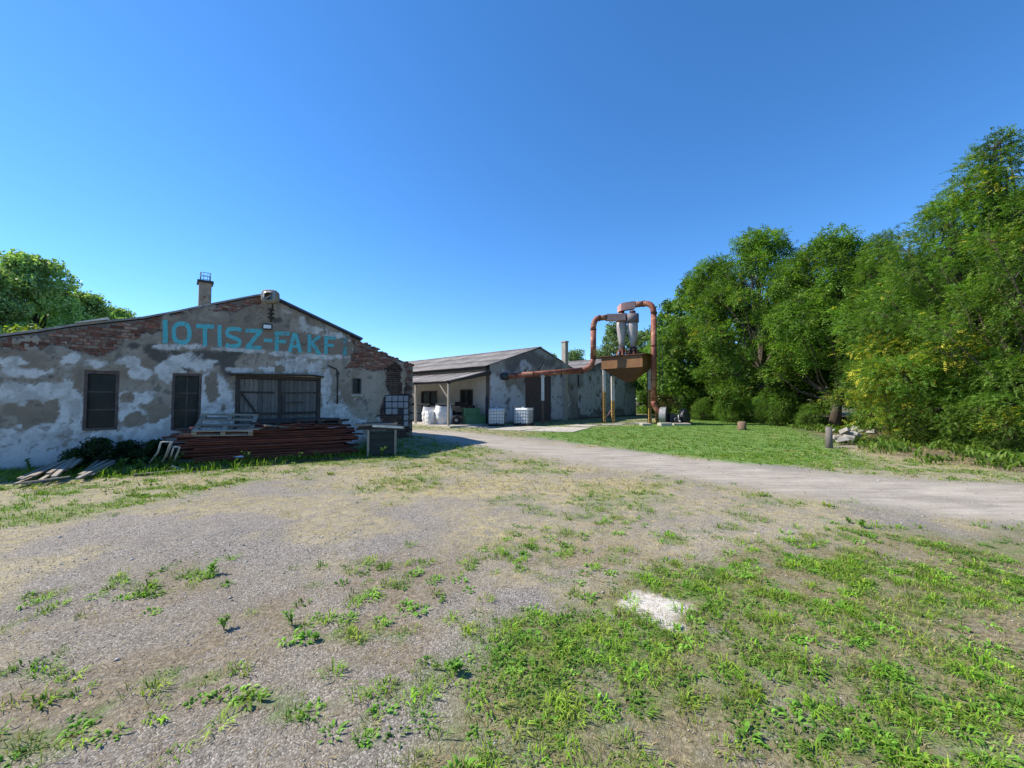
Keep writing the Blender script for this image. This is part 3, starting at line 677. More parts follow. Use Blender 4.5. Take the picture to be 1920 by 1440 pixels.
# --- which parts of the gable have lost their plaster
BR_A = [P(*q) for q in ((-60, 600), (60, 590), (300, 560), (470, 540), (497, 540), (492, 570), (470, 578), (440, 588), (405, 583), (380, 592), (345, 588), (312, 594), (300, 618), (262, 628), (232, 640), (222, 656), (200, 664), (150, 662), (135, 655), (118, 648), (98, 648), (80, 660), (0, 658), (-60, 662))]
BR_B = [P(*q) for q in ((650, 618), (668, 625), (700, 630), (738, 650), (734, 672), (728, 690), (700, 694), (668, 692), (648, 690), (654, 672), (662, 655), (660, 642))]
BR_C = [P(*q) for q in ((757, 600), (790, 600), (790, 900), (757, 900), (760, 800), (757, 740))]
BR_D = [P(*q) for q in ((712, 776), (716, 742), (726, 740), (725, 700), (728, 690), (737, 680), (747, 684), (752, 695), (754, 738), (790, 738), (790, 900), (722, 900), (728, 830), (722, 800))]
BR_E = [P(*q) for q in ((488, 560), (494, 560), (494, 580), (482, 590), (474, 590))]
BRICKS = [BR_A, BR_B, BR_C, BR_D]
def brick_sd(S, Z):
    d = np.full(np.shape(S), -9.0)
    for p in BRICKS: d = np.maximum(d, poly_sd(S, Z, p))
    return d + (fbm(S, Z, 2.6, 4, 301) - .5) * .32
# islands of thin render left on the brick
def plaster_inc(S, Z):
    sd = brick_sd(S, Z)
    isl = fbm(S, Z, 2.0, 4, 311) + (S < 5.5) * (np.clip((S - 2.2) * .03, 0, .06)) > .655
    return (sd < 0) | (isl & (sd < .5) & (S < 6))
WHITE = [(25, 678, 34, 10), (60, 700, 45, 10), (130, 672, 18, 8), (182, 683, 22, 12), (236, 679, 20, 10), (262, 700, 18, 9), (50, 742, 48, 24), (122, 760, 26, 50), (146, 775, 14, 40), (75, 772, 25, 14), (55, 825, 75, 30),
         (70, 858, 110, 22), (190, 835, 60, 20), (234, 770, 13, 34), (252, 748, 30, 14), (265, 812, 55, 22), (236, 810, 22, 20), (310, 788, 14, 26), (262, 780, 26, 12), (300, 815, 30, 22), (322, 690, 22, 22), (350, 678, 40, 13), (380, 688, 16, 14), (384, 735, 10, 45),
         (390, 770, 22, 34), (412, 775, 22, 32), (405, 725, 14, 20), (420, 745, 12, 20), (425, 790, 30, 16), (445, 694, 22, 5), (520, 693, 26, 6), (535, 685, 16, 10), (558, 682, 22, 14), (590, 690, 18, 12), (610, 730, 9, 40), (606, 780, 10, 22), (625, 780, 28, 34),
         (652, 800, 26, 26), (640, 815, 34, 16), (712, 786, 7, 6), (541, 586, 10, 4), (565, 602, 6, 8), (585, 618, 24, 6), (625, 632, 22, 7), (655, 650, 6, 12), (318, 651, 22, 5), (360, 648, 26, 5), (420, 655, 30, 4), (475, 658, 30, 4), (530, 664, 30, 4), (590, 668, 34, 4), (640, 668, 16, 4)]
TANP = [(62, 775, 34, 26), (95, 770, 18, 26), (25, 768, 20, 14), (240, 746, 15, 9), (255, 788, 20, 15), (298, 772, 24, 13), (290, 786, 10, 8), (397, 727, 12, 26), (418, 765, 5, 9), (12, 660, 30, 8), (525, 691, 10, 7)]
SOOT = [(285, 655, 26, 12), (345, 665, 60, 10), (400, 668, 50, 14), (300, 668, 26, 12), (440, 660, 30, 8), (345, 690, 14, 8), (250, 648, 18, 8), (520, 600, 10, 6), (430, 690, 14, 20), (738, 800, 26, 30), (60, 705, 40, 4), (628, 770, 6, 20)]
LIGHTR = [(470, 690, 70, 20), (590, 660, 40, 20), (690, 740, 30, 60), (520, 575, 14, 18), (640, 700, 30, 20)]
BAND = [P(*q) for q in ((301, 598), (400, 603), (500, 617), (600, 628), (664, 640), (662, 668), (600, 664), (500, 655), (400, 648), (302, 645))]
def ws_color(S, Z):
    n1 = fbm(S, Z, 1.6, 5, 401); n2 = fbm(S, Z, 6, 5, 411); n3 = fbm(S, Z, 22, 3, 421)
    tan = np.array([.25, .195, .145]); tan2 = np.array([.36, .30, .24]); soot = np.array([.075, .066, .06]); white = np.array([.64, .61, .58]); grey = np.array([.40, .37, .34])
    lerp = lambda a, b, f: a * (1 - f[..., None]) + b * f[..., None]
    c = lerp(np.broadcast_to(tan, S.shape + (3,)), tan2, smooth(.35, .65, n1 * .6 + n2 * .4))
    c = lerp(c, tan2 * 1.12, .6 * smooth(-.2, .5, blob_field(S, Z, LIGHTR, OL, 431)))
    c = lerp(c, soot, .85 * smooth(-.12, .35, blob_field(S, Z, SOOT, OL, 441)))
    c = lerp(c, soot * 1.2, .6 * smooth(.62, .72, n2))
    fw = blob_field(S, Z, WHITE, OL, 451, .95, sc=3.8)
    c = lerp(c, grey * (.8 + .5 * n2[..., None]), smooth(-.22, -.12, fw) * .6)
    wcol = lerp(np.broadcast_to(white, S.shape + (3,)), grey, smooth(.40, .66, n2) * .75)
    low = smooth(1.0, .2, Z)
    wcol = lerp(wcol, np.array([.42, .40, .43]), low * .6)
    c = lerp(c, tan * .6, smooth(-.09, -.03, fw) * .55); c = lerp(c, wcol, smooth(-.02, .015, fw) * (.88 + .12 * smooth(.35, .55, n3)))
    st = fbm(S * 6, Z * .7, 1.0, 4, 491); c = lerp(c, soot * 1.4, .35 * smooth(.56, .72, st) * smooth(.8, 3.2, Z))
    ft = blob_field(S, Z, TANP, OL, 461, .45)
    c = lerp(c, tan * (1 + .4 * (n2[..., None] - .5)), smooth(-.04, .02, ft))
    c = lerp(c, soot * .9, .45 * (S > 3.2) * smooth(.62, .72, n3) * smooth(-.05, .1, fw) * smooth(.5, .6, n1))
    bd = poly_sd(S, Z, BAND) + (n2 - .5) * .12
    c = lerp(c, np.array([.235, .182, .14]) * (.9 + .25 * n2[..., None]), smooth(-.01, .03, bd))
    sd = -brick_sd(S, Z)
    c = lerp(c, tan * .9, smooth(.06, 0, np.abs(sd)) * .5)
    c = lerp(c, soot * 1.3, smooth(.14, 0, Z) * .7)
    # dark joint lines where the coat has cracked
    cr = np.abs(fbm(S, Z, 1.1, 4, 481) - .5)
    c = lerp(c, soot, .7 * smooth(.008, .0, cr) * smooth(.4, .6, n1))
    return c
def ws_depth(S, Z):
    fw = blob_field(S, Z, WHITE, OL, 451, .95, sc=3.8)
    d = .026 + .004 * smooth(-.05, .03, fw) - .005 * smooth(-.04, .02, blob_field(S, Z, TANP, OL, 461, .45)) + (fbm(S, Z, 5, 4, 471) - .5) * .010 + (fbm(S, Z, .8, 2, 475) - .5) * .02
    bd = poly_sd(S, Z, BAND); k = smooth(-.05, .05, bd)
    return d * (1 - k) + .030 * k
skin('plaster', -1.9, S_END, 5.3, .036, LINE, OPEN, plaster_inc, ws_depth, ws_color, M['plaster'], ws)

# --- bricks showing in the bare patches
def brick_mesh(L, H, D, k):
    rnd = random.Random(k); j = lambda a: a + rnd.uniform(-.004, .004)
    b = .006
    v = [(j(-L / 2), D, j(-H / 2)), (j(L / 2), D, j(-H / 2)), (j(L / 2), D, j(H / 2)), (j(-L / 2), D, j(H / 2))]
    v += [(x * .999, -D * .2, z * .999) for x, _, z in v[:4]]
    v += [(x * (1 - b * 2 / L), -D * .2 - .005 - rnd.uniform(0, .002), z * (1 - b * 2 / H)) for x, _, z in v[:4]]
    f = [(8, 9, 10, 11), (4, 5, 9, 8), (5, 6, 10, 9), (6, 7, 11, 10), (7, 4, 8, 11), (0, 1, 5, 4), (1, 2, 6, 5), (2, 3, 7, 6), (3, 0, 4, 7)]
    me = bpy.data.meshes.new('brick'); me.from_pydata(v, [], f); me.update(); return me
bm_full = [brick_mesh(.245, .063, .03, k) for k in range(5)]; bm_half = [brick_mesh(.118, .063, .03, k + 9) for k in range(3)]
for me in bm_full + bm_half: me.materials.append(M['brick'])
bd_full = [m.copy() for m in bm_full]; bd_half = [m.copy() for m in bm_half]
for me in bd_full + bd_half: me.materials.clear(); me.materials.append(M['brick_dark'])
cand = []
row = 0; z = .03
while z < 5.2:
    off = .128 if row % 2 else 0.0
    head = row % 4 == 2
    pitch = .129 if head else .257
    s = -1.85 + off
    while s < S_END - .05:
        cand.append((s, z, head, row)); s += pitch
    z += .0775; row += 1
cs = np.array([c[0] for c in cand]); cz = np.array([c[1] for c in cand])
keep = (brick_sd(cs, cz) > -.05) & (cz < ws_top(cs) - .075) & (cz > 0)
for o in OPEN: keep &= ~((cs > o[0] - .12) & (cs < o[1] + .12) & (cz > o[2] - .03) & (cz < o[3] + .03))
dark_in = (poly_sd(cs, cz, BR_D) > -.03) | (poly_sd(cs, cz, BR_C) > 0) & (cz < 2.2)
kept = [cand[i] + (bool(dark_in[i]),) for i in np.nonzero(keep)[0]]
near_first = sorted(kept, key=lambda c: (OL + U * c[0]).length)
rest = MB(); restd = MB()
for i, (s, z, head, row, dk) in enumerate(near_first):
    if abs(s - S_END) < .14 and not head: continue
    me = (random.choice(bd_half if dk else bm_half) if head else random.choice(bd_full if dk else bm_full))
    yy = -.001 - random.random() ** 2 * .014; ang = random.uniform(-.012, .012)
    if i < 298:
        o = bpy.data.objects.new('brick', me); o.location = (s, yy, z); o.rotation_euler = (0, ang, random.uniform(-.02, .02)); link(o, ws)
    else:
        mt = Matrix.Translation((s, yy, z)) @ Matrix.Rotation(ang, 4, 'Y')
        (restd if dk else rest).add([mt @ v.co for v in me.vertices], [tuple(p.vertices) for p in me.polygons])
# loose broken courses stepping down the right gable edge
for (s0, z0), (s1, z1) in zip(TOPR[:-1], TOPR[1:]):
    s = s0
    while s < s1 - .02:
        zt = float(ws_top(s)) - .03; rest.box(s, s + random.uniform(.10, .13), -.01 + random.uniform(-.02, .01), .26 + random.uniform(-.05, .05), zt - .01, zt + random.uniform(.03, .075), .006); s += .128
if rest.v: tag(rest.build('brickwork', M['brick'], ws), kind='stuff')
if restd.v: tag(restd.build('brickwork', M['brick_dark'], ws), kind='stuff')

# --- letters
def ribbon(mb, px, wpx, y0, y1, closed=False):
    """painted stroke: centre line in photo pixels, width in pixels -> raised flat ribbon on the wall"""
    n = len(px); lf = []; rt = []
    for i in range(n):
        if closed: a = px[(i - 1) % n]; b = px[(i + 1) % n]
        else: a = px[max(i - 1, 0)]; b = px[min(i + 1, n - 1)]
        d = Vector((b[0] - a[0], b[1] - a[1])).normalized(); nn = Vector((-d.y, d.x))
        ww = wpx[i] if isinstance(wpx, (list, tuple)) else wpx
        j = lambda: random.uniform(-.25, .25)
        lf.append(P(px[i][0] + nn.x * ww / 2 + j(), px[i][1] + nn.y * ww / 2 + j())); rt.append(P(px[i][0] - nn.x * ww / 2 + j(), px[i][1] - nn.y * ww / 2 + j()))
    m = n if closed else n - 1
    for i in range(m):
        k = (i + 1) % n; mb.prism([lf[i], rt[i], rt[k], lf[k]], y0, y1)
Z2 = lambda x, y: (280 + x / 3.6, 500 + y / 3.6)
def letter(strokes, mat='turq'):
    mb = MB()
    for i, (pts, wd, closed) in enumerate(strokes):
        ribbon(mb, [Z2(*p) for p in pts], [q / 3.6 for q in wd] if isinstance(wd, (list, tuple)) else wd / 3.6, -.0365 - .0012 * i, -.018, closed)
    mb.build('letter', M[mat], ws)
oval = lambda cx, cy, rx, ry, n=22, p=2.6: [(cx + rx * math.copysign(abs(math.cos(a)) ** (2 / p), math.cos(a)), cy + ry * math.copysign(abs(math.sin(a)) ** (2 / p), math.sin(a))) for a in [2 * PI * k / n for k in range(n)]]
letter([([(107, 360), (107, 440), (107, 518)], [34, 32, 36], False)])
letter([(oval(218, 449, 53, 64), 30, True)])
letter([([(315, 402), (375, 404), (437, 406)], 30, False), ([(375, 388), (375, 460), (375, 535)], 30, False)])
letter([([(473, 395), (473, 470), (474, 542)], 27, False)])
letter([([(620, 430), (600, 423), (565, 420), (535, 425), (522, 445), (528, 463), (560, 478), (595, 490), (612, 508), (606, 530), (575, 538), (540, 537), (514, 528)], 27, False)])
letter([([(648, 432), (700, 434), (764, 434)], 27, False), ([(750, 440), (705, 490), (660, 542)], 28, False), ([(648, 546), (700, 547), (757, 549)], 26, False)])
letter([([(772, 497), (830, 499)], 23, False)])
letter([([(858, 436), (858, 500), (858, 570)], 27, False), ([(860, 452), (905, 453), (947, 454)], 26, False), ([(860, 505), (890, 506), (925, 507)], 22, False)])
letter([([(975, 448), (960, 515), (946, 576)], 24, False), ([(983, 448), (1002, 515), (1018, 582)], 26, False), ([(955, 538), (1008, 540)], 18, False)])
letter([([(1079, 460), (1079, 525), (1078, 584)], 25, False), ([(1150, 468), (1115, 497), (1085, 524)], 22, False), ([(1092, 508), (1120, 550), (1146, 592)], 27, False)])
letter([([(1191, 468), (1191, 530), (1190, 592)], 25, False), ([(1190, 480), (1225, 482), (1258, 484)], 22, False), ([(1190, 531), (1215, 532), (1243, 533)], 20, False)])
letter([([(1320, 486), (1320, 540), (1318, 600)], [26, 28, 26], False), ([(1280, 487), (1300, 490), (1335, 492)], [12, 16, 18], False)], 'turq_faded')

# --- windows
def window(op, rows, cols, fm, parent, depth=.10, fw=.055, split=None):
    s0, s1, z0, z1 = op; e = empty('window', ((s0 + s1) / 2, depth, z0), 0, parent=parent)
    hw = (s1 - s0) / 2; H = z1 - z0; f = MB()
    f.box(-hw, -hw + fw, -depth - .028, .03, 0, H); f.box(hw - fw, hw, -depth - .028, .03, 0, H)
    f.box(-hw + fw, hw - fw, -depth - .024, .03, H - fw, H); f.box(-hw + fw, hw - fw, -depth - .05, .03, 0, fw)
    f.build('frame', fm, e)
    zs = np.linspace(fw, H - fw, rows + 1); xs = np.linspace(-hw + fw, hw - fw, cols + 1)
    for z in zs[1:-1]: MB().box(-hw + fw, hw - fw, -.018, .02, z - .016, z + .016).build('muntin', fm, e)
    for x in xs[1:-1]:
        for za, zb in zip(zs[:-1], zs[1:]): MB().box(x - .014, x + .014, -.016, .018, za + .016, zb - .016).build('muntin', fm, e)
    for za, zb in zip(zs[:-1], zs[1:]):
        for xa, xb in zip(xs[:-1], xs[1:]):
            g = MB(); g.box(xa, xb, .0, .006, za, zb); g.build('pane', M['pane'], e)
    return e
window(W1, 3, 1, M['frame_r'], ws); window(W2, 3, 2, M['frame_r'], ws); window(W3, 1, 1, M['frame'], ws, fw=.03)
sl = MB(); sl.box(W3[0] - .05, W3[1] + .05, -.07, .0, W3[2] - .07, W3[2] - .004); sl.build('window_sill', M['concrete'], ws)

# --- double gate
s0, s1, z0, z1 = GT; mid = P(524, 740)[0]
fr = MB(); fr.box(s0, s0 + .10, -.045, .12, z0, z1); fr.box(s1 - .10, s1, -.045, .12, z0, z1); fr.box(s0 + .1, s1 - .1, -.05, .12, z1 - .09, z1)
fr.build('gate_frame', M['dark_wood'], ws)
lt = MB(); q = [P(*a) for a in ((431, 703.5), (455, 703), (500, 704), (550, 704.5), (585, 705), (605, 708.5))]
for (a, za_), (b, zb_) in zip(q[:-1], q[1:]): lt.prism([(a, za_), (b, zb_), (b, zb_ + .035), (a, za_ + .035)], -.22, .0)
lt.build('canopy_strip', M['dark_wood'], ws)
for side in (0, 1):
    a, b = (s0 + .10, mid - .02) if side == 0 else (mid + .02, s1 - .10)
    e = empty('gate_leaf', (a, .05, z0), 0, parent=ws); Wd = b - a; H = z1 - .09 - z0; n = 9; x = 0
    ws_ = np.random.RandomState(3 + side).uniform(.8, 1.2, n); ws_ = ws_ / ws_.sum() * Wd
    for k in range(n):
        m = MB(); m.box(x + .004, x + ws_[k] - .004, -.014 + random.uniform(-.006, .004), .014, random.uniform(.0, .05), H - .012, .003); m.build('plank', M['old_wood'], e); x += ws_[k]
    def bar(p, q, wd, mt='dark_wood', y=-.035):
        (xa, za_), (xb, zb_) = P(*p), P(*q); m = MB(); m.beam((xa - a, y, za_ - z0), (xb - a, y, zb_ - z0), .024, wd, up=(0, 0, 1) if abs(xb - xa) > .02 else (1, 0, 0)); m.build('rail' if mt == 'dark_wood' else 'brace', M[mt], e)
    if side == 0: bar((447, 735), (514, 736), .05); bar((447, 775), (520, 775.5), .07); bar((453, 738), (481, 775), .05, y=-.064); bar((447.5, 707), (447.5, 790), .06, y=-.036)
    else: bar((529, 737), (594, 736), .05); bar((526, 775), (594, 773), .07); bar((530.5, 741), (530.5, 772), .06, y=-.036); bar((537, 755), (569, 754), .04); bar((524.5, 707), (524.5, 790), .09, y=-.04)
# --- conduit, glass blocks, arch
cd = MB(); q = [P(*a) for a in ((615, 686), (622, 689), (629, 692), (632, 697), (632, 725), (631.5, 757))]
cd.tube([(s, -.06, z) for s, z in q], .022, 8); cd.box(q[4][0] - .04, q[4][0] + .04, -.09, -.03, q[3][1] - .12, q[3][1] + .0); cd.build('conduit', M['cable'], ws)
cols = [(722, 733), (734.3, 744.2), (745.4, 754.8), (756, 764)]; rows = [(742, 752.6), (754, 764.6), (766, 777), (778.2, 788.4), (790, 799)]
missing = {(2, 2), (0, 3), (1, 3), (2, 3), (0, 4), (1, 4), (2, 4)}
for i, (a, b) in enumerate(cols):
    for j, (c, d) in enumerate(rows):
        if (i, j) in missing: continue
        u = rect(a, c, b, d); m = MB(); m.box(u[0], u[1], -.075, .0, u[2], u[3]); m.build('glass_block', M['glassblock'], ws, bevel=.015)
gf = MB(); u = rect(720.6, 740.5, 765.5, 777.6); gf.box(u[0], u[1], -.05, -.001, u[2], u[3]); gf.build('block_surround', M['bitumen'], ws)
ar = MB(); u = NICHE; cx = (u[0] + u[1]) / 2; r_ = (u[1] - u[0]) / 2; zs_ = u[3] - r_ * .9
for k in range(9):
    a0 = PI - PI * k / 9; a1 = PI - PI * (k + 1) / 9; g = .02
    pl = [(cx + math.cos(t) * rr, zs_ + math.sin(t) * rr * .9) for t, rr in ((a0 - g, r_ * .82), (a1 + g, r_ * .82), (a1 + g, r_ * 1.12), (a0 - g, r_ * 1.12))]
    ar.prism(pl, -.045, 0.01)
ar.build('brick_arch', M['brick_dark'], ws)
# chimney
Oc = OL + V * 1.6; cs0 = WP(372.5, 560, Oc)[0]; cs1 = WP(396, 560, Oc)[0]; ct = WP(385, 526, Oc)[1]; cb_ = float(ws_top(cs0)) - .5
ch = empty('chimney', (cs0, 1.6, cb_), 0, parent=ws); cw = cs1 - cs0; chh = ct - cb_
m = MB(); m.box(0, cw, 0, .42, 0, chh - .07, .004); m.build('shaft', M['chimney'], ch)
m = MB(); m.box(-.05, cw + .05, -.05, .47, chh - .069, chh, .004); m.build('cap', M['bitumen'], ch)
m = MB(); zt = WP(385, 511, Oc)[1] - cb_
for x, y in ((.03, .02), (cw - .03, .02), (cw - .03, .38), (.03, .38)): m.tube([(x, y, chh), (x + .015 if x < .1 else x - .01, y, zt)], .010, 5)
for zz in (chh + (zt - chh) * .5, zt):
    for p, q in (((.03, .02), (cw - .03, .02)), ((cw - .03, .02), (cw - .03, .38)), ((cw - .03, .38), (.03, .38)), ((.03, .38), (.03, .02))): m.tube([(*p, zz), (*q, zz)], .009, 5)
for k in (1, 2): m.tube([(cw * k / 3, .02, chh), (cw * k / 3, .02, zt)], .005, 4)
m.build('wire_cage', M['wire'], ch)
m = MB(); 
for k in range(4): m.box(.02 + .03 * k, .09 + .03 * k, -.012, .05, chh * .62 + .03 * k, chh * .62 + .03 * k + .05, .008)
m.build('bare_brick', M['brick'], ch)
for c_ in ch.children: pass

# --- lamps on the gable (things of their own)
def to_world(s, y, z): return OL + U * s + V * y + Vector((0, 0, z))
s_, z_ = P(502, 562)
lp = empty('street_lamp', to_world(s_, -.45, z_), ROT - .55, 'old grey street lamp head with oval lens at the gable peak', 'street lamp')
m = MB(); rr = []
for yy, k in ((-.10, .86), (-.06, 1.0), (.08, .97), (.16, .7)):
    rr.append([(k * .235 * math.copysign(abs(math.cos(a)) ** .6, math.cos(a)), yy, k * .205 * math.copysign(abs(math.sin(a)) ** .6, math.sin(a))) for a in [2 * PI * i / 20 for i in range(20)]])
vs_ = [p for r0 in rr for p in r0]; fs_ = [(i * 20 + k, i * 20 + (k + 1) % 20, (i + 1) * 20 + (k + 1) % 20, (i + 1) * 20 + k) for i in range(3) for k in range(20)] + [tuple(range(19, -1, -1)), tuple(60 + k for k in range(20))]
m.add(vs_, fs_); m.build('housing', M['chimney'], lp)
m = MB(); m.add([(x * .8, -.102 - .012, z * .78) for x, _, z in rr[1]] + [(x * .5, -.135, z * .5) for x, _, z in rr[1]], [(k, (k + 1) % 20, 20 + (k + 1) % 20, 20 + k) for k in range(20)] + [tuple(range(39, 19, -1))], True); m.build('lens', M['lampglass'], lp)
m = MB(); zb_ = P(494, 603)[1] - z_; m.tube([(0, .1, -.12), (-.04, .28, -.24), (-.12, .36, -.36), (-.12, .36, zb_)], .022, 8)
for k in (.45, .62, .8): m.box(-.19, -.05, .31, .43, zb_ * k - .02, zb_ * k + .02)
m.build('bracket', M['cable'], lp)
s_, z_ = P(500, 613.5)
fl = empty('floodlight', to_world(s_, -.16, z_), ROT - .3, 'small black floodlight with white face under the lamp bracket', 'floodlight')
m = MB(); m.box(-.12, .12, -.03, .06, -.085, .085); m.build('case', M['black'], fl, bevel=.012)
m = MB(); m.box(-.10, .10, -.036, -.029, -.065, .045); m.build('lens', M['plastic_w'], fl)
m = MB(); m.box(-.02, .02, .06, .13, -.02, .02); m.build('bracket', M['black'], fl)

# ================================================================== FAR BUILDINGS
OC = G(918, 797)
Q = lambda x, y: WP(x, y, OC, UF)
fb = empty('storage_building', OC, ROTF, 'long white storage hall with porch and grey roof behind the gravel road', 'building')
EAV, APX = 3.93, 5.43
SA, SB, SM, SE = 5.14, 10.3, 15.75, Q(1192, 760)[0]
LINE2 = [(0, EAV), (SA, APX), (SB, EAV + .03)]
g0 = Q(985, 745)[0]; g1 = Q(1033, 745)[0]; GB = (g0, g1, .02, Q(1009, 704)[1])
w = MB(); wall_core(w, LINE2, [GB], 0, .35); w.build('wall', M['mortar'], fb)
w = MB(); w.box(g0, g1, .05, .3, -.1, GB[3]); 
def brick_panel_mat():
    m, t, b, out = new_mat('bricked_up_door'); co = coord(t)
    mp = N(t, 'ShaderNodeMapping'); mp.inputs['Rotation'].default_value = (PI / 2, 0, 0); t.links.new(co, mp.inputs[0])
    bk = N(t, 'ShaderNodeTexBrick'); t.links.new(mp.outputs[0], bk.inputs[0]); bk.inputs['Scale'].default_value = 1.0
    bk.inputs['Brick Width'].default_value = .26; bk.inputs['Row Height'].default_value = .078; bk.inputs['Mortar Size'].default_value = .008
    bk.inputs['Color1'].default_value = (.13, .07, .055, 1); bk.inputs['Color2'].default_value = (.085, .055, .05, 1); bk.inputs['Mortar'].default_value = (.11, .09, .08, 1)
    t.links.new(mixc(t, .6, bk.outputs[0], mixc(t, noise(t, co, 1.5, 6), (.12, .09, .08), (.06, .045, .04))), b.inputs['Base Color']); b.inputs['Roughness'].default_value = .95
    bn = N(t, 'ShaderNodeBump'); bn.inputs['Distance'].default_value = .01; bn.invert = True; t.links.new(bk.outputs['Fac'], bn.inputs['Height']); t.links.new(bn.outputs[0], b.inputs['Normal'])
    return m
w.build('bricked_up_doorway', brick_panel_mat(), fb)
FW = [(935, 740, 18, 40), (925, 770, 20, 25), (958, 735, 16, 12), (970, 760, 16, 30), (1045, 745, 14, 40), (1058, 760, 10, 30), (985, 690, 10, 14), (930, 720, 12, 20), (945, 780, 26, 14)]
FD = [(960, 682, 14, 20), (1000, 672, 30, 14), (1030, 680, 14, 12), (965, 748, 14, 5), (955, 752, 16, 6), (1045, 700, 10, 12), (945, 706, 9, 8), (1050, 785, 20, 8), (930, 790, 30, 6), (955, 766, 4, 3)]
def fcolor(S, Z, blobsw, blobsd, seed, O=OC):
    n1 = fbm(S, Z, 1.0, 5, seed); n2 = fbm(S, Z, 4, 5, seed + 4)
    lerp = lambda a, b, f: a * (1 - f[..., None]) + b * f[..., None]
    c = lerp(np.broadcast_to(np.array([.24, .215, .195]), S.shape + (3,)), np.array([.33, .31, .29]), smooth(.35, .65, n1))
    c = lerp(c, np.array([.10, .085, .08]), .7 * smooth(-.15, .3, blob_field(S, Z, blobsd, O, seed + 7, .6, d=UF, sc=1.6)))
    c = lerp(c, np.array([.52, .51, .52]) * (.8 + .35 * n2[..., None]), .9 * smooth(-.1, .1, blob_field(S, Z, blobsw, O, seed + 9, .6, d=UF, sc=1.6)))
    c = lerp(c, np.array([.13, .105, .09]), .6 * smooth(.60, .70, n2))
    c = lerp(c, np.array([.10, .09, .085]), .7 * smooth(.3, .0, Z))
    return c
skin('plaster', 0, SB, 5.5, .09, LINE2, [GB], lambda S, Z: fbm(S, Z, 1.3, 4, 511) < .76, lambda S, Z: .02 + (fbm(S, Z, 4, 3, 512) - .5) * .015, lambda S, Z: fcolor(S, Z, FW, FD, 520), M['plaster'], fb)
# long side wall under the porch
LS = 24.0
R_ = lambda x, y: WP(x, y, OC, VF)
def rectV(x0, y0, x1, y1):
    a, b = R_(x1, (y0 + y1) / 2)[0], R_(x0, (y0 + y1) / 2)[0]; xm = (x0 + x1) / 2; return (a, b, R_(xm, y1)[1], R_(xm, y0)[1])
PW1 = rectV(790, 733, 820, 757); PW2 = rectV(863, 730, 887, 764); PW3 = (PW1[1] + 3, PW1[1] + 4.9, PW1[2], PW1[3])
side = MB(); wall_core(side, [(0.352, EAV - .12), (LS, EAV - .12)], [(a, b, c, d) for a, b, c, d in (PW1, PW2, PW3)], 0, .3)
so = side.build('wall', M['whitewash'], fb, rot=(0, 0, PI / 2)); so.location = (.3, 0, 0)
for pw in (PW1, PW2, PW3):
    a, b, c, d = pw; e = empty('window', (.06, (a + b) / 2, c), PI / 2 + PI, parent=fb); hw = (b - a) / 2; H = d - c; f = MB(); fw = .07
    f.box(-hw, -hw + fw, -.09, .02, 0, H); f.box(hw - fw, hw, -.09, .02, 0, H); f.box(-hw + fw, hw - fw, -.09, .02, H - fw, H); f.box(-hw + fw, hw - fw, -.09, .02, 0, fw); f.box(-.03, .03, -.07, .02, fw, H - fw)
    f.build('frame', M['frame'], e)
    for xa, xb in ((-hw + fw, -.03), (.03, hw - fw)): g = MB(); g.box(xa, xb, -.01, 0, fw, H - fw); g.build('pane', M['pane'], e)
bk = MB(); wall_core(bk, LINE2, [], LS, LS + .3); bk.box(SB - .3, SB - .002, .36, LS, -.1, EAV - .1); bk.build('wall', M['whitewash'], fb)

# corrugated sheets
def sheet_mesh(L, Wd, waves, amp=.022, seg=4):
    n = waves * seg; ys = np.linspace(0, Wd, n + 1); zz = amp * np.cos(np.linspace(0, waves * 2 * PI, n + 1))
    v = [(x, y, z + o) for o in (0, -.009) for x in (0, L) for y, z in zip(ys, zz)]
    m = n + 1; f = []
    for k in range(n):
        f.append((k, m + k, m + k + 1, k + 1)); f.append((2 * m + k, 2 * m + k + 1, 3 * m + k + 1, 3 * m + k)); f.append((k, k + 1, 2 * m + k + 1, 2 * m + k)); f.append((m + k, 3 * m + k, 3 * m + k + 1, m + k + 1))
    f += [(0, 2 * m, 3 * m, m), (n, m + n, 3 * m + n, 2 * m + n)]
    me = bpy.data.meshes.new('roof_sheet'); me.from_pydata(v, [], f); me.polygons.foreach_set('use_smooth', [True] * len(f)); me.materials.append(M['asb']); me.update(); return me
def lay_roof(parent, top, bot, y0, y1, rows, Wd=1.0, name='roof_sheet'):
    """sheets from ridge (x,z) down to eave (x,z), side by side along y"""
    (xt, zt), (xb, zb) = top, bot; L = math.hypot(xb - xt, zb - zt) / rows; ang = math.atan2(zb - zt, xb - xt); me = sheet_mesh(L + .12, Wd + .02, 7)
    n = int((y1 - y0) / Wd)
    for k in range(n):
        for r in range(rows):
            o = bpy.data.objects.new(name, me); q = r * L
            o.location = (xt + math.cos(ang) * q, y0 + k * Wd, zt + math.sin(ang) * q + .045 - .014 * r + random.uniform(-.006, .006))
            # rotate about Y so local +x runs down the slope
            o.rotation_euler = (0, -ang + random.uniform(-.003, .003), random.uniform(-.004, .004)); link(o, parent)
RID = (SA, APX + .03)
lay_roof(fb, RID, (-.42, EAV - .16), -.12, LS, 3)
lay_roof(fb, RID, (SB - .05, EAV + .02), -.12, LS, 3, 2.0)
rc = MB(); rc.prism([(SA - .2, APX + .06), (SA, APX + .12), (SA + .2, APX + .06), (SA, APX + .085)], -.15, LS); rc.build('ridge_cap', M['asb'], fb)
fa = MB(); fa.box(-.40, -.36, -.05, LS, EAV - .33, EAV - .17); fa.box(-.36, .0, .0, LS, EAV - .30, EAV - .27); fa.build('fascia_board', M['dark_wood'], fb)
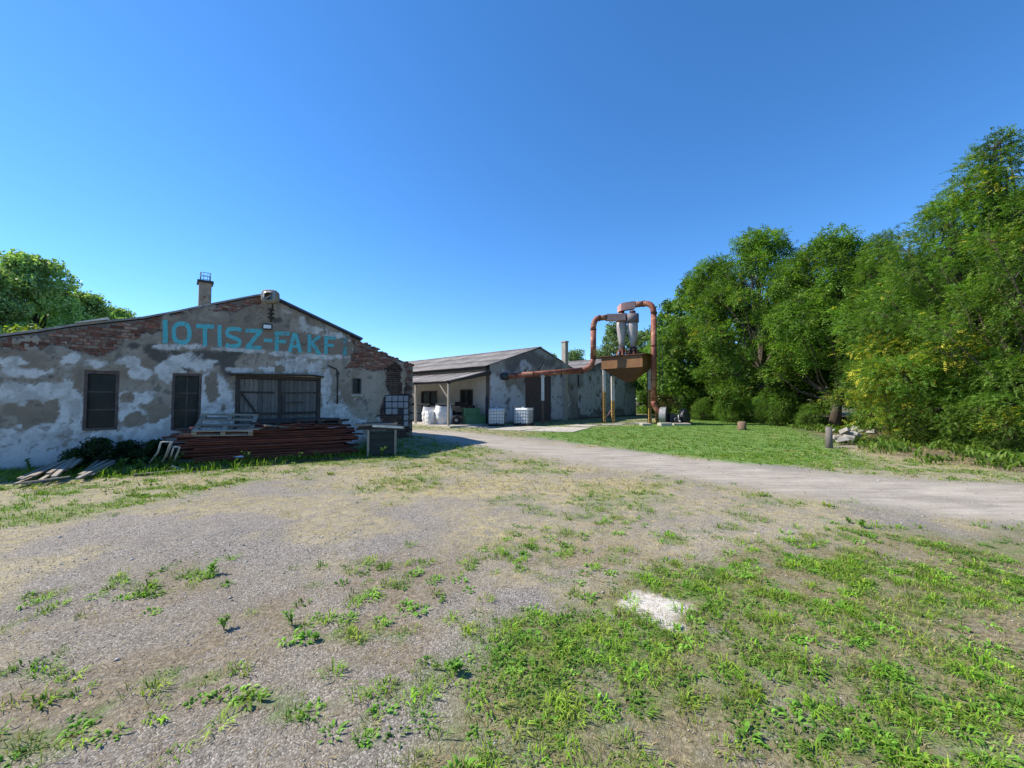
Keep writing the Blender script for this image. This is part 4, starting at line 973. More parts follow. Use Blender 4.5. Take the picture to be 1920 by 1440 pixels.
# chimney stack on the wall
M['chimney2'] = pm('pale_chimney_render', (.44, .40, .33), (.32, .28, .23), 4, bump=.4, bsc=30, c3=(.16, .13, .11), sc3=3, t3=(.6, .75), rnd=.03)
a = Q(1054, 700)[0]; b = a + .36; ct = Q(1061, 641)[1]
c2 = empty('chimney', (a, -.30, 0), 0, parent=fb)
m = MB(); m.box(0, b - a, 0, .296, -.05, 4.15, .004); m.box(-.02, b - a + .02, -.03, .34, 4.15, ct - .1, .004); m.build('shaft', M['chimney2'], c2)
m = MB(); m.box(-.06, b - a + .06, -.07, .38, ct - .1, ct); m.build('cap', M['concrete'], c2)
m = MB(); m.tube([Vector((Q(1008, 700)[0], -.05, Q(1005, 697)[1])), Vector((Q(1012, 700)[0], -.35, Q(1015, 680)[1]))], .035, 8); m.build('wall_bracket', M['cable'], fb)
# porch
PD = -3.25
def porch():
    n = 4; yy = [0.12, 3.4, 6.7, 10.0, 13.3]
    m = sheet_mesh(3.45, 1.0, 1, .004, 3)
    for k in range(14):
        o = bpy.data.objects.new('porch_roof_sheet', m); o.location = (-.02, -.12 + k * .99, 3.50 + (k % 2) * .006); o.rotation_euler = (0, PI - math.atan2(.78, 3.3) , 0)
        o.rotation_euler = (0, -math.atan2(-.78, -3.3), 0); link(o, fb)
    b = MB(); b.box(PD - .06, PD + .06, -.05, 13.8, 2.56, 2.68); b.build('porch_beam', M['dark_wood'], fb)
    for y in yy:
        b = MB(); b.beam((-.0, y, 3.40), (PD - .15, y, 2.67), .09, .13); b.build('porch_rafter', M['dark_wood'], fb)
        b = MB(); b.box(PD - .06, PD + .06, y - .06, y + .06, .10, 2.559, .004); b.build('porch_post', M['old_wood_l'], fb)
        b = MB(); b.beam((PD, y + .06, 1.75), (PD, y + .85, 2.56), .06, .08); b.build('porch_brace', M['old_wood_l'], fb)
    b = MB(); b.box(PD - .25, -.003, -.3, 14, -.05, .10, .01); b.build('porch_floor', M['concrete'], fb)
    b = MB(); s = MB(); s.add([(-.03, -.13, 3.47), (PD - .12, -.13, 2.72), (-.03, -.13, 3.28)], [(0, 1, 2)])
    b.prism([(-.03, 3.47), (PD - .1, 2.73), (PD - .1, 2.60), (-.03, 3.20)], -.16, -.125); b.build('barge_board', M['dark_wood'], fb)
M['old_wood_l'] = pm('light_grey_post_wood', (.36, .32, .27), (.24, .21, .17), 6, stretch=(6, 6, 1), bump=.3, bsc=12, rnd=.12)
porch()
hz = MB(); 
for k, y in enumerate((.10, .22)): hz.tube([(-.10 - k * .03, y, .12), (-.10 - k * .03, y, 1.5 + k * .12), (-.09, y + .02, 1.72 + k * .12), (-.02, y + .1, 1.75 + k * .12)], .028, 7)
hz.build('water_hose', M['blue_pipe'], fb)

# second hall of the same row
fb2 = empty('plain_hall', OC + UF * (SB + .004), ROTF, 'grey gabled hall without porch behind the rusty dust extractor', 'building')
SE2 = SE - SB; SM2 = SM - SB
LINE3 = [(0, EAV + .03), (SM2, APX - .05), (SE2, EAV - .1)]
SLIT = (Q(1081, 712)[0] - SB, Q(1086, 712)[0] - SB, Q(1084, 725)[1], Q(1084, 703)[1])
DR = (Q(1160, 750)[0] - SB, Q(1170, 750)[0] - SB, .02, 2.2)
w = MB(); wall_core(w, LINE3, [SLIT], 0, .35); w.box(SE2 - .3, SE2, .352, LS, -.1, EAV - .12); wall_core(w, LINE3, [], LS, LS + .3); w.build('wall', M['mortar'], fb2)
FW2 = [(1090, 745, 16, 22), (1118, 740, 16, 30), (1135, 730, 14, 40), (1180, 755, 12, 26), (1160, 735, 14, 30), (1100, 770, 12, 10), (1110, 715, 14, 16)]
FD2 = [(1083, 770, 12, 20), (1095, 778, 10, 12), (1105, 690, 16, 8), (1140, 690, 20, 10), (1150, 760, 8, 18), (1125, 770, 12, 8)]
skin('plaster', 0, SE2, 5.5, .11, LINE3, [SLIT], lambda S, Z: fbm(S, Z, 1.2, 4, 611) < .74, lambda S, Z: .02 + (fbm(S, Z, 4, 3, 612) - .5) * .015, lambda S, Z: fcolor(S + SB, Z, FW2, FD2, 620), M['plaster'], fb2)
g = MB(); g.box(SLIT[0], SLIT[1], .08, .1, SLIT[2], SLIT[3]); g.build('slit_window', M['pane'], fb2)
lay_roof(fb2, (SM2, APX - .02), (.05, EAV + .05), -.12, LS, 3)
lay_roof(fb2, (SM2, APX - .02), (SE2 + .3, EAV - .16), -.12, LS, 3, 2.0)
rc = MB(); rc.prism([(SM2 - .2, APX + .01), (SM2, APX + .07), (SM2 + .2, APX + .01), (SM2, APX + .035)], -.15, LS); rc.build('ridge_cap', M['asb'], fb2)

# ================================================================== THINGS ON THE PORCH SIDE
def fbw(x, y, z=0): return OC + UF * x + VF * y + Vector((0, 0, z))
def bulk_bag(loc, wd, h, rz, label, open_top=True, seed=0):
    e = empty('bulk_bag', loc, rz, label, 'bulk bag', 'white bulk bags under the porch')
    n, m = 36, 16; vs = []; fs = []
    for j in range(m + 1):
        t = j / m; r = wd / 2 * (.90 + .16 * math.sin(PI * min(t * 1.05, 1)) + .03 * math.sin(t * 19 + seed))
        if t > .92: r *= .96
        for i in range(n):
            a = 2 * PI * i / n; q = 3.4
            x = math.copysign(abs(math.cos(a)) ** (2 / q), math.cos(a)); y = math.copysign(abs(math.sin(a)) ** (2 / q), math.sin(a))
            nn = float(fbm(np.array([a * 1.4 + seed * 5]), np.array([t * 5.0]), 1.3, 4, seed)[0] - .5) * .16
            ztop = h * t + (math.sin(a * 2 + seed) * .04 * (t > .9))
            vs.append((x * r * (1 + nn), y * r * (1 + nn), ztop + nn * .15 * t))
    for j in range(m):
        for i in range(n): k = (i + 1) % n; fs.append((j * n + i, j * n + k, (j + 1) * n + k, (j + 1) * n + i))
    b = len(vs); top = [vs[m * n + i] for i in range(n)]
    vs += [(x * .93, y * .93, z - .01) for x, y, z in top] + [(x * .9, y * .9, h * .72) for x, y, z in top]
    for i in range(n):
        k = (i + 1) % n; fs.append((m * n + i, m * n + k, b + k, b + i)); fs.append((b + i, b + k, b + n + k, b + n + i))
    fs.append(tuple(b + n + i for i in range(n))); fs.append(tuple(reversed(range(n))))
    MB().add(vs, fs, True).build('bag_body', M['bag'], e)
    for sx_, sy_ in ((1, 1), (1, -1), (-1, 1), (-1, -1)):
        q = wd * .42; MB().tube([(sx_ * q, sy_ * q * .6, h - .05), (sx_ * q * .95, sy_ * q * .45, h + .07), (sx_ * q * .8, sy_ * q * .2, h + .06), (sx_ * q * .92, sy_ * q * .1, h - .04)], .018, 5).build('strap', M['bag'], e)
    return e
bulk_bag(fbw(-2.45, 1.62, .10), 1.0, 1.10, .5, 'right one of the two large white bulk bags, beside the porch post', seed=1)
bulk_bag(fbw(-2.55, 2.85, .10), .95, 1.06, .2, 'left one of the two large white bulk bags under the porch', seed=2)
bs = bulk_bag(fbw(-3.18, 2.02, .10), .50, .82, .9, 'small narrow white sack standing in front of the two big bags', seed=3)
def crate(loc, w_, d_, h_, rz, label):
    e = empty('green_crate', loc, rz, label, 'crate', 'green crates beside the tanks'); t = .03
    for a in ((-w_ / 2, w_ / 2, -d_ / 2, -d_ / 2 + t), (-w_ / 2, w_ / 2, d_ / 2 - t, d_ / 2), (-w_ / 2, -w_ / 2 + t, -d_ / 2 + t, d_ / 2 - t), (w_ / 2 - t, w_ / 2, -d_ / 2 + t, d_ / 2 - t)):
        MB().box(*a, .08, h_).build('side_panel', M['green'], e)
    MB().box(-w_ / 2 + t, w_ / 2 - t, -d_ / 2 + t, d_ / 2 - t, .09, .12).build('base', M['green'], e)
    for sx_ in (-1, 1):
        for sy_ in (-1, 1): MB().box(sx_ * w_ / 2 - .05, sx_ * w_ / 2 + .05, sy_ * d_ / 2 - .05, sy_ * d_ / 2 + .05, 0, h_ + .012).build('leg', M['green'], e)
    r = MB(); r.box(-w_ / 2 + .05, w_ / 2 - .05, -d_ / 2 - .03, -d_ / 2 - .001, h_ - .09, h_ - .01); r.box(-w_ / 2 + .05, w_ / 2 - .05, -d_ / 2 - .025, -d_ / 2 - .001, .1, .16); r.box(-w_ / 2 - .03, -w_ / 2 - .001, -d_ / 2 + .05, d_ / 2 - .05, h_ - .09, h_ - .01)
    r.box(-w_ * .12, w_ * .12, -d_ / 2 - .015, -d_ / 2 - .001, h_ * .4, h_ * .72); r.build('rim', M['green'], e)
    return e
p = G(889, 798); crate((p.x, p.y + .45, 0), 1.18, .8, .66, .24, 'large green metal crate standing in front beside the white tanks')
p = AT(883, 790, 25.6); crate((p.x, p.y, 0.0), .9, .7, 1.08, .3, 'taller green crate standing behind the large green crate')
def ibc(loc, rz, label, white_cover=False):
    e = empty('liquid_tank', loc, rz, label, 'tank', 'white caged liquid tanks by the wall'); hx, hy, H = .5, .55, 1.12
    MB().box(-hx + .04, hx - .04, -hy + .04, hy - .04, .15, H - .03).build('tank_body', M['plastic_w'], e, bevel=.07)
    MB().lathe([(.11, H - .035), (.11, H + .02), (.09, H + .035)], n=14).build('cap', M['plastic_w'], e)
    c = MB()
    for z in np.linspace(.16, H, 6):
        for p, q in (((-hx, -hy), (hx, -hy)), ((hx, -hy), (hx, hy)), ((hx, hy), (-hx, hy)), ((-hx, hy), (-hx, -hy))): c.tube([(*p, z), (*q, z)], .011, 5)
    for x in np.linspace(-hx, hx, 7):
        for y in (-hy, hy): c.tube([(x, y, .13), (x, y, H)], .010, 5)
    for y in np.linspace(-hy, hy, 7)[1:-1]:
        for x in (-hx, hx): c.tube([(x, y, .13), (x, y, H)], .010, 5)
    for y in (-.2, .2): c.tube([(-hx, y, H), (hx, y, H)], .011, 5)
    c.build('cage', M['galv'], e)
    b = MB(); b.box(-hx, hx, -hy, hy, .10, .13)
    for x in (-hx + .05, 0, hx - .05): b.box(x - .05, x + .05, -hy, hy, 0, .099)
    b.build('pallet', M['dark_wood'], e)
    MB().tube([(0, -hy + .06, .2), (0, -hy - .06, .2)], .035, 8).build('valve', M['black'], e)
    return e
p = AT(931, 790, 24.5); ibc((p.x, 24.5, 0), .04, 'white caged plastic tank at the left corner of the hall, next to the green crates')
p = AT(981.5, 790, 24.9); ibc((p.x, 24.9, 0), -.38, 'white caged plastic tank turned at an angle, right one of the pair')
# wheel and junk
p = fbw(-2.3, .55, .10); e = empty('old_wheel', (p.x, p.y, .10), .3, 'small dark wheel with pale hub leaning behind the porch post', 'wheel')
m = MB(); ring = [(math.cos(2 * PI * k / 20), math.sin(2 * PI * k / 20)) for k in range(21)]; m.tube([(x * .21, 0, .28 + z * .21) for x, z in ring], .07, 8, caps=False); m.build('tyre', M['black'], e)
m = MB(); m.tube([(0, -.06, .28), (0, .06, .28)], .09, 14); m.build('hub', M['steel_grey'], e)
rk = empty('storage_rack', fbw(-.75, 4.6, .10), ROTF + PI / 2, 'dark low rack of boards along the white wall behind the bags', 'rack')
for x in (-3.6, -1.3, 1.2, 3.4):
    for y in (-.3, .3): MB().box(x - .04, x + .04, y - .04, y + .04, 0, 1.1).build('leg', M['dark_wood'], rk)
for z in (.5, 1.1):
    for y in (-.24, 0, .24): MB().box(-3.9, 3.7, y - .11, y + .11, z, z + .05, .006).build('shelf_board', M['dark_wood'], rk)
for k in range(14):
    x = random.uniform(-3.6, 3.4); z = random.choice((.552, 1.152)); h = random.uniform(.06, .22); p = rk.matrix_basis @ Vector((x, random.uniform(-.15, .15), z))
    m = MB(); m.box(-random.uniform(.15, .5), random.uniform(.15, .5), -.12, .12, 0, h, .02)
    tag(m.build('dark_offcut', M['brown_junk'], None, loc=p, rot=(0, 0, ROTF + PI / 2 + random.uniform(-.2, .2))), 'dark wooden offcut lying on the low rack under the porch', 'offcut', 'offcuts stored on the rack')

# concrete slabs in front of the halls
ap = tag(empty('concrete_paving', (0, 0, 0)), kind='structure')
rs = random.Random(4)
for (pts) in ([(846, 802), (905, 802), (905, 799), (850, 799)], [(910, 806), (975, 808), (1040, 801), (975, 799)], [(980, 809), (1075, 811), (1108, 803), (1046, 800.5)], [(908, 803), (968, 799.6), (930, 798), (905, 799.5)], [(1060, 799), (1108, 800.5), (1125, 797.5), (1082, 796.5)],
              [(1125, 797), (1165, 796.5), (1176, 794.2), (1140, 794.6)], [(1180, 795), (1212, 794.5), (1222, 791.8), (1192, 792.3)]):
    g = [G(*q) for q in pts]; m = MB(); z = .022 + rs.uniform(0, .012); n = len(g)
    # subdivide outline for a broken edge
    out = []
    for i in range(n):
        a, b = g[i], g[(i + 1) % n]
        for k in range(5): q = a.lerp(b, k / 5); out.append((q.x + rs.uniform(-.05, .05) * (k > 0), q.y + rs.uniform(-.05, .05) * (k > 0)))
    vs_ = [(x, y, z + gz(x, y) * .5) for x, y in out] + [(x, y, -.08) for x, y in out]; N_ = len(out)
    ar_ = sum(out[i][0] * out[(i + 1) % N_][1] - out[(i + 1) % N_][0] * out[i][1] for i in range(N_))
    tf = tuple(range(N_)); sd_ = [(N_ + i, N_ + (i + 1) % N_, (i + 1) % N_, i) for i in range(N_)]
    m.add(vs_, [tf if ar_ > 0 else tf[::-1]] + sd_); m.build('slab', M['concrete'], ap)

# ================================================================== RUSTY DUST EXTRACTOR
Pc = AT(1204.5, 664.5, 26.0)
root_p = Vector((7.4, 27.2, 0))
ex = empty('dust_extractor', root_p, 0, 'rusty dust extractor with twin grey cyclones over an ochre hopper', 'dust extractor')
def wpart(mb, name, mat, parent=None, bevel=0): return mb.build(name, mat, parent or ex, loc=-root_p if (parent is None) else (0, 0, 0), bevel=bevel)
FR = Matrix(((UF.x, VF.x, 0, Pc.x), (UF.y, VF.y, 0, Pc.y), (0, 0, 1, 0), (0, 0, 0, 1)))
HT, HB, HTIP = Pc.z, AT(1204.5, 687, 26).z, 2.85
HX, HY = 1.5, 3.0
m = MB(); m.box(0, HX, 0, HY, HB, HT, mat=FR); wpart(m, 'hopper_box', M['rust_y'])
m = MB(); c0 = [(0, 0), (HX, 0), (HX, HY), (0, HY)]; c1 = [(.6, 1.12), (1.0, 1.12), (1.0, 1.55), (.6, 1.55)]
m.add([FR @ Vector((x, y, HB - .004)) for x, y in c0] + [FR @ Vector((x, y, HTIP)) for x, y in c1], [(0, 1, 5, 4), (1, 2, 6, 5), (2, 3, 7, 6), (3, 0, 4, 7), (4, 5, 6, 7), (3, 2, 1, 0)]); wpart(m, 'hopper_funnel', M['rust_f'])
m = MB(); m.box(-.03, 0 - .002, -.02, HY + .02, HB - .03, HB + .03, mat=FR); m.box(-.03, -.002, -.02, HY + .02, HT - .05, HT, mat=FR); wpart(m, 'hopper_rim', M['rust_y'])
m = MB(); m.box(-.14, HX + .35, -.30, HY + .30, HT + .004, HT + .06, mat=FR); wpart(m, 'platform', M['rust_d'])
def vz(y, Y): return AT(960, y, Y).z
def cyclone(px, Y, ys, rs, ring, name='cyclone'):
    e = empty(name, Vector((AT(px, 700, Y).x, Y, HT + .06)) - root_p, 0, parent=ex)
    base = HT + .06
    m = MB(); m.lathe([(r * Y / 750, vz(y, Y) - base) for y, r in zip(ys, rs)], n=18); m.build('cone', M['cyc'], e)
    m = MB(); m.lathe([(ring[2] * Y / 750, vz(ring[0], Y) - base), (ring[2] * Y / 750, vz(ring[1], Y) - base)], n=20, smooth=True); m.build('head', M[ring[3]], e)
    m = MB(); m.lathe([(5.5 * Y / 750, vz(ring[1], Y) - base + .002), (5.5 * Y / 750, vz(ring[1] - 6, Y) - base)], n=14); m.build('neck', M['rust_d'], e)
    m = MB(); zb = vz(ys[0], Y) - base; m.lathe([(.20, .0), (.20, zb + .02)], n=10); m.build('outlet', M['rust_d'], e)
    for k in range(6):
        a = 2 * PI * k / 6 + .3; q = MB(); q.beam((math.cos(a) * .42, math.sin(a) * .42, .0), (math.cos(a) * .26, math.sin(a) * .26, .42), .12, .03, up=(math.cos(a), math.sin(a), .3)); q.build('bracket', M['rust'], e)
    q = MB(); q.lathe([(.47, 0), (.47, .05)], n=16); q.build('collar', M['rust_d'], e)
    return e
cyclone(1166.5, 27.6, (652, 640, 628, 618, 611, 603), (4.2, 5.8, 7.8, 9.0, 9.4, 8.6), (602.9, 589, 10.6, 'pinkgrey'))
cyclone(1187.5, 27.1, (651, 640, 627, 617, 610, 605), (4.4, 6.0, 8.3, 9.4, 9.5, 9.0), (604.9, 589, 11.3, 'steel_grey2'))
def duct(pts, h, wd, name, mat):
    m = MB()
    for a, b in zip(pts[:-1], pts[1:]): m.beam(a, b, wd, h)
    return wpart(m, name, mat)
# inlet duct to the left cyclone
a, b = AT(1136.5, 595.5, 27.25), AT(1172, 594.8, 27.2); duct([a, b], .45, .34, 'inlet_duct', M['pink'])
# scroll duct over both cyclones
pts = []
for k in range(8): t = k / 7; pts.append(t)
top = [AT(1159, 579, 27.5), AT(1163, 576.5, 27.38), AT(1170, 575, 27.32), AT(1180, 573.5, 27.25), AT(1189, 572.5, 27.2)]
m = MB(); sec = []
for i, p in enumerate(top):
    hw, hh = .24, (.27 if i else .22); sec.append([(p.x, p.y - hw, p.z - hh), (p.x, p.y + hw, p.z - hh), (p.x, p.y + hw, p.z + hh * .9), (p.x, p.y - hw, p.z + hh * .9)])
m.add([q for s in sec for q in s], [(i * 4 + k, i * 4 + (k + 1) % 4, (i + 1) * 4 + (k + 1) % 4, (i + 1) * 4 + k) for i in range(len(sec) - 1) for k in range(4)] + [(3, 2, 1, 0), tuple((len(sec) - 1) * 4 + k for k in range(4))]); wpart(m, 'outlet_scroll', M['pink'])
def arc(p0, p1, p2, n=7):
    p0, p1, p2 = Vector(p0), Vector(p1), Vector(p2); return [p0 * (1 - t) ** 2 + p1 * 2 * t * (1 - t) + p2 * t * t for t in [k / n for k in range(n + 1)]]
PR = .188
def pipe(pts, r, name='pipe', mat='rust'): m = MB(); m.tube(pts, r, 18); return wpart(m, name, M[mat])
def flange(p, d, r):
    m = MB(); d = Vector(d).normalized(); m.tube([Vector(p) - d * .025, Vector(p) + d * .025], r + .035, 18, smooth=False); wpart(m, 'flange', M['rust_d'])
# left pipe run
A0_, A1_ = AT(945, 706, 26.55), AT(1090, 694.5, 27.2)
pipe([A0_, A0_.lerp(A1_, .5), A1_], .185)
m = MB(); dd = (A1_ - A0_).normalized(); m.tube([A0_ - dd * .25, A0_ + dd * .28], .235, 16); wpart(m, 'wall_sleeve', M['steel_dark'])
C_, D_ = AT(1112.5, 672, 27.2), AT(1112.5, 618, 27.2)
pipe(arc(A1_ + dd * .002, AT(1110.5, 692, 27.2), C_), .187, 'pipe_bend')
pipe([C_ + Vector((0, 0, .002)), D_], .192)
E_ = AT(1136.4, 595.5, 27.25); E0 = AT(1124, 596.3, 27.22)
pipe(arc(D_ + Vector((0, 0, .002)), AT(1112.5, 597, 27.2), E0), .19, 'pipe_bend'); pipe([E0, E_], .185)
for p, d in ((A0_.lerp(A1_, .37), dd), (A0_.lerp(A1_, .73), dd), (A1_, dd), (C_, (0, 0, 1)), (C_ - Vector((0, 0, -.35)) * 0 + Vector((0, 0, .12)), (0, 0, 1)), (D_, (0, 0, 1)), (E0, (1, 0, .03)), (E_ , (1, 0, .03))): flange(p, d, PR)
# right pipe run
F0, F1 = AT(1189.2, 571.5, 27.2), AT(1207, 569.5, 26.9)
pipe([F0, F1], .20); Gp = AT(1225.8, 588, 26.5); pipe(arc(F1 + Vector((.002, 0, 0)), AT(1225.5, 567, 26.5), Gp), .192, 'pipe_bend')
H1 = AT(1226, 752, 26.4); pipe([Gp - Vector((0, 0, .002)), AT(1226, 670, 26.45), H1], .185)
for yy in (586, 648, 712, 751): flange(AT(1226, yy, 26.45), (0, 0, 1), PR)
flange(F0, (1, 0, 0), .2); flange(F1, (1, 0, 0), .19)
J1 = AT(1242, 775, 26.25); pipe(arc(H1 - Vector((0, 0, .002)), AT(1227, 768, 26.4), J1), [.19] * 8, 'pipe_bend')
# pipe post
pb = G(1016, 793.5); pz = A0_.lerp(A1_, .49).z - .2
po = empty('support_post', Vector((pb.x, 26.85, 0)) - root_p, 0, parent=ex); zz = pz
m = MB(); m.box(-.10, .10, -.06, .06, zz * .49, zz - .02, .004); m.build('upper_section', M['white_paint'], po)
m = MB(); m.box(-.088, .088, -.055, .055, -.05, zz * .488, .004); m.build('lower_section', M['brown_paint'], po)
m = MB(); m.box(-.16, .16, -.12, .12, zz - .018, zz + .03); m.tube([(-.02, 0, zz), (-.02, 0, zz + .1)], .16, 10); m.build('saddle', M['white_paint'], po)
# legs
def leg(px, py, ztop, wd, split, mat2='yellow_paint', stripes=True):
    g = G(px, py); e = empty('leg', g - root_p, 0, parent=ex)
    m = MB(); m.box(-wd / 2, wd / 2, -wd / 2, wd / 2, split, ztop, .004); m.build('upper_section', M['white_paint'], e)
    m = MB(); m.box(-wd / 2 + .006, wd / 2 - .006, -wd / 2 + .006, wd / 2 - .006, -.05, split - .002, .004); m.build('lower_section', M[mat2], e)
    m = MB(); m.box(-wd * .9, wd * .9, -wd * .9, wd * .9, .02, .045); m.build('foot_plate', M['rust_d'], e)
    if stripes:
        m = MB(); zq = .25
        while zq < split - .1: m.beam((-wd / 2, -wd / 2 - .004, zq), (wd / 2, -wd / 2 - .004, zq + .09), .004, .055); zq += .21
        m.build('stripe', M['brown_paint'], e)
leg(1133.5, 793, HB, .17, 2.2); leg(1149.6, 792, HB - .5, .22, 1.55); leg(1218.5, 794, HT, .21, 2.3); leg(1232, 793.5, .95, .22, .94)
m = MB(); m.beam(G(1137, 792) + Vector((0, 0, .35)), G(1148, 792) + Vector((0, 0, 1.0)), .05, .05); wpart(m, 'brace', M['pink'])
for p0, hh_ in ((G(1130, 793), 3.4), (G(1215, 795), 3.6)): m = MB(); m.tube([p0, p0 + Vector((0, 0, hh_))], .028, 6); wpart(m, 'rod', M['rust_d'])
m = MB(); la, lb = Vector((AT(1236.5, 700, 27.2).x, 27.2, 0)), Vector((AT(1243, 700, 27.4).x, 27.4, 0)); zt = vz(625, 27.2)
m.tube([la, la + Vector((0, 0, zt))], .018, 5); m.tube([lb, lb + Vector((0, 0, zt - .8))], .018, 5)
for k in range(14): z = .4 + k * .38; m.tube([la + Vector((0, 0, z)), lb + Vector((0, 0, z))], .012, 4)
wpart(m, 'ladder', M['steel_dark'])
m = MB(); q = AT(1234, 666, 27); m.tube([q, q + Vector((.45, 0, 0))], .02, 5); wpart(m, 'bolt_arm', M['rust'])

# blower
bl = empty('blower', (10.3, 26.0, 0), 0, 'dark grey centrifugal blower with round housing at the foot of the right pipe', 'blower')
def bpart(mb, name, mat, bevel=0): return mb.build(name, mat, bl, loc=-Vector((10.3, 26.0, 0)), bevel=bevel)
ax = Vector((math.sin(math.radians(57)), -math.cos(math.radians(57)), 0))
cc = AT(1246, 779, 26.15); r0 = .56
m = MB(); m.tube([cc - ax * .24, cc - ax * .23, cc + ax * .16], [r0 - .02, r0, r0], 32, smooth=False); bpart(m, 'housing_rim', M['steel_grey'])
m = MB(); m.tube([cc + ax * .162, cc + ax * .20, cc + ax * .24], [r0 + .03, r0 + .03, r0 * .55], 32, smooth=False); bpart(m, 'housing_face', M['steel_dark'])
m = MB(); m.tube([cc + ax * .242, cc + ax * .80], .09, 12); bpart(m, 'shaft', M['steel_dark'])
m = MB(); q = cc + ax * .42; m.box(q.x - .15, q.x + .2, q.y - .18, q.y + .18, .05, q.z + .12, .01); bpart(m, 'bearing_block', M['steel_dark'], .02)
cq = AT(1284, 781, 25.9); ax2 = Vector((math.sin(math.radians(38)), -math.cos(math.radians(38)), 0)); sx2 = Vector((0, 0, 1)).cross(ax2)
m = MB(); n_ = 28; ol = []
for k in range(n_):
    a = 2 * PI * k / n_; rx, rz_ = .46, .50; x_ = math.cos(a) * rx; z_q = math.sin(a) * rz_
    if z_q < -.34: z_q = -.40
    ol.append((x_ + (.10 if z_q < 0 else 0), z_q))
m.add([cq + sx2 * x + Vector((0, 0, z)) - ax2 * .14 for x, z in ol] + [cq + sx2 * x + Vector((0, 0, z)) + ax2 * .10 for x, z in ol] + [cq + sx2 * x * .8 + Vector((0, 0, z * .8)) + ax2 * .16 for x, z in ol],
      [tuple(range(n_))[::-1]] + [(i * n_ + k, i * n_ + (k + 1) % n_, (i + 1) * n_ + (k + 1) % n_, (i + 1) * n_ + k) for i in range(2) for k in range(n_)] + [tuple(2 * n_ + k for k in range(n_))]); bpart(m, 'belt_guard', M['steel_dark'])
q = AT(1268, 788, 25.6); m = MB(); m.tube([q - Vector((.05, -.35, 0)), q + Vector((.05, -.1, 0))], .20, 16); bpart(m, 'motor', M['steel_dark'])
m = MB(); m.tube([q + Vector((.15, -.12, -.05)), q + Vector((.17, -.2, -.05))], .05, 10); m.tube([AT(1272, 778, 25.5), AT(1272, 778, 25.5) + Vector((0, 0, -.4))], .03, 8); bpart(m, 'grease_cup', M['white_paint'])
m = MB(); m.box(9.75, 11.45, 25.45, 25.57, .12, .20); m.box(9.75, 11.45, 26.3, 26.42, .12, .20); bpart(m, 'base_rail', M['rust_d'])
m = MB(); q = AT(1247, 743, 26.2); m.beam(q + Vector((-.52, 0, .0)), q + Vector((.48, 0, .03)), .7, .025); bpart(m, 'rain_cover', M['rust_y'])
m = MB()
for k in (-.45, .42): m.tube([(q.x + k, q.y + .1, q.z), (q.x + k, q.y + .1, .9)], .02, 6)
bpart(m, 'cover_post', M['rust_d'])
# dried climber on top of the blower
n = 900; r = RNG; bx = q.x + .25 + r.randn(n) * .38; by = q.y - .05 + r.randn(n) * .22; bz = q.z - .33 + r.randn(n) * .17 - .10 * np.abs(bx - q.x - .3)
az = r.rand(n) * 2 * PI; d = unit(np.stack([np.cos(az), np.sin(az), r.randn(n) * .5], 1)); up = unit(np.cross(d, r.randn(n, 3)))
v, f, c = strips(np.stack([bx, by, bz], 1), d, up, r.uniform(.06, .16, n), r.uniform(.02, .05, n), colmix(n, np.array([.07, .07, .03]), np.array([.26, .17, .06]), r.rand(n) ** 2), PROF_L, .5)
tag(mesh_obj('climber', np_mesh('climber', v, f, {'col': c}), M['leaf']), 'dried brownish climber tangled over the top of the blower', 'climber')
for i, (x0, x1, y0, y1, Y) in enumerate(((1205, 1223, 797, 802, 24.9), (1240, 1262, 797, 805, 24.4), (1264, 1298, 797, 803, 24.9))):
    a, b = AT(x0, y1, Y), AT(x1, y1, Y); m = MB(); hgt_ = [.13, .2, .14][i]; m.box(0, b.x - a.x, 0, .55, -.05, hgt_, .02)
    tag(m.build('concrete_pad', M['concrete'], None, loc=(a.x, Y, 0), rot=(0, 0, .1), bevel=.02), ['flat concrete pad under the right hopper leg', 'thick pale concrete pad in front of the round blower housing', 'long concrete pad in front of the blower motor'][i], 'concrete pad', 'pads of the dust extractor')

# ================================================================== PLANK PILE IN FRONT OF THE WORKSHOP
pa, pb_ = G(338, 877), G(654, 855); pd = (pb_ - pa); PL = pd.length; pd.normalize(); pr = math.atan2(pd.y, pd.x); pn = Vector((-pd.y, pd.x, 0))
def pw_(x, y, z): return pa + pd * x + pn * y + Vector((0, 0, z))
GP = 'red brown boards of the long stack'
ORD = ['lowest board', 'second board from the ground', 'third board from the ground', 'fourth board from the ground', 'fifth board from the ground', 'sixth board from the ground', 'board just below the middle', 'middle board', 'board just above the middle', 'sixth board from the top', 'fifth board from the top', 'fourth board from the top', 'third board from the top', 'board below the top one', 'topmost full board']
nl = 15; th = .046
for m_ in range(3):
    g = MB(); g.box(-.05, .05, 0, 1.0, 0, .08, .006); o = g.build('bearer', M['dark_wood'], None, loc=pw_((.35, PL / 2, PL - .35)[m_], .02, -.02), rot=(0, 0, pr)); tag(o, ('squared timber bearer under the left end of the plank stack', 'squared timber bearer under the middle of the plank stack', 'squared timber bearer under the right end of the plank stack')[m_], 'bearer')
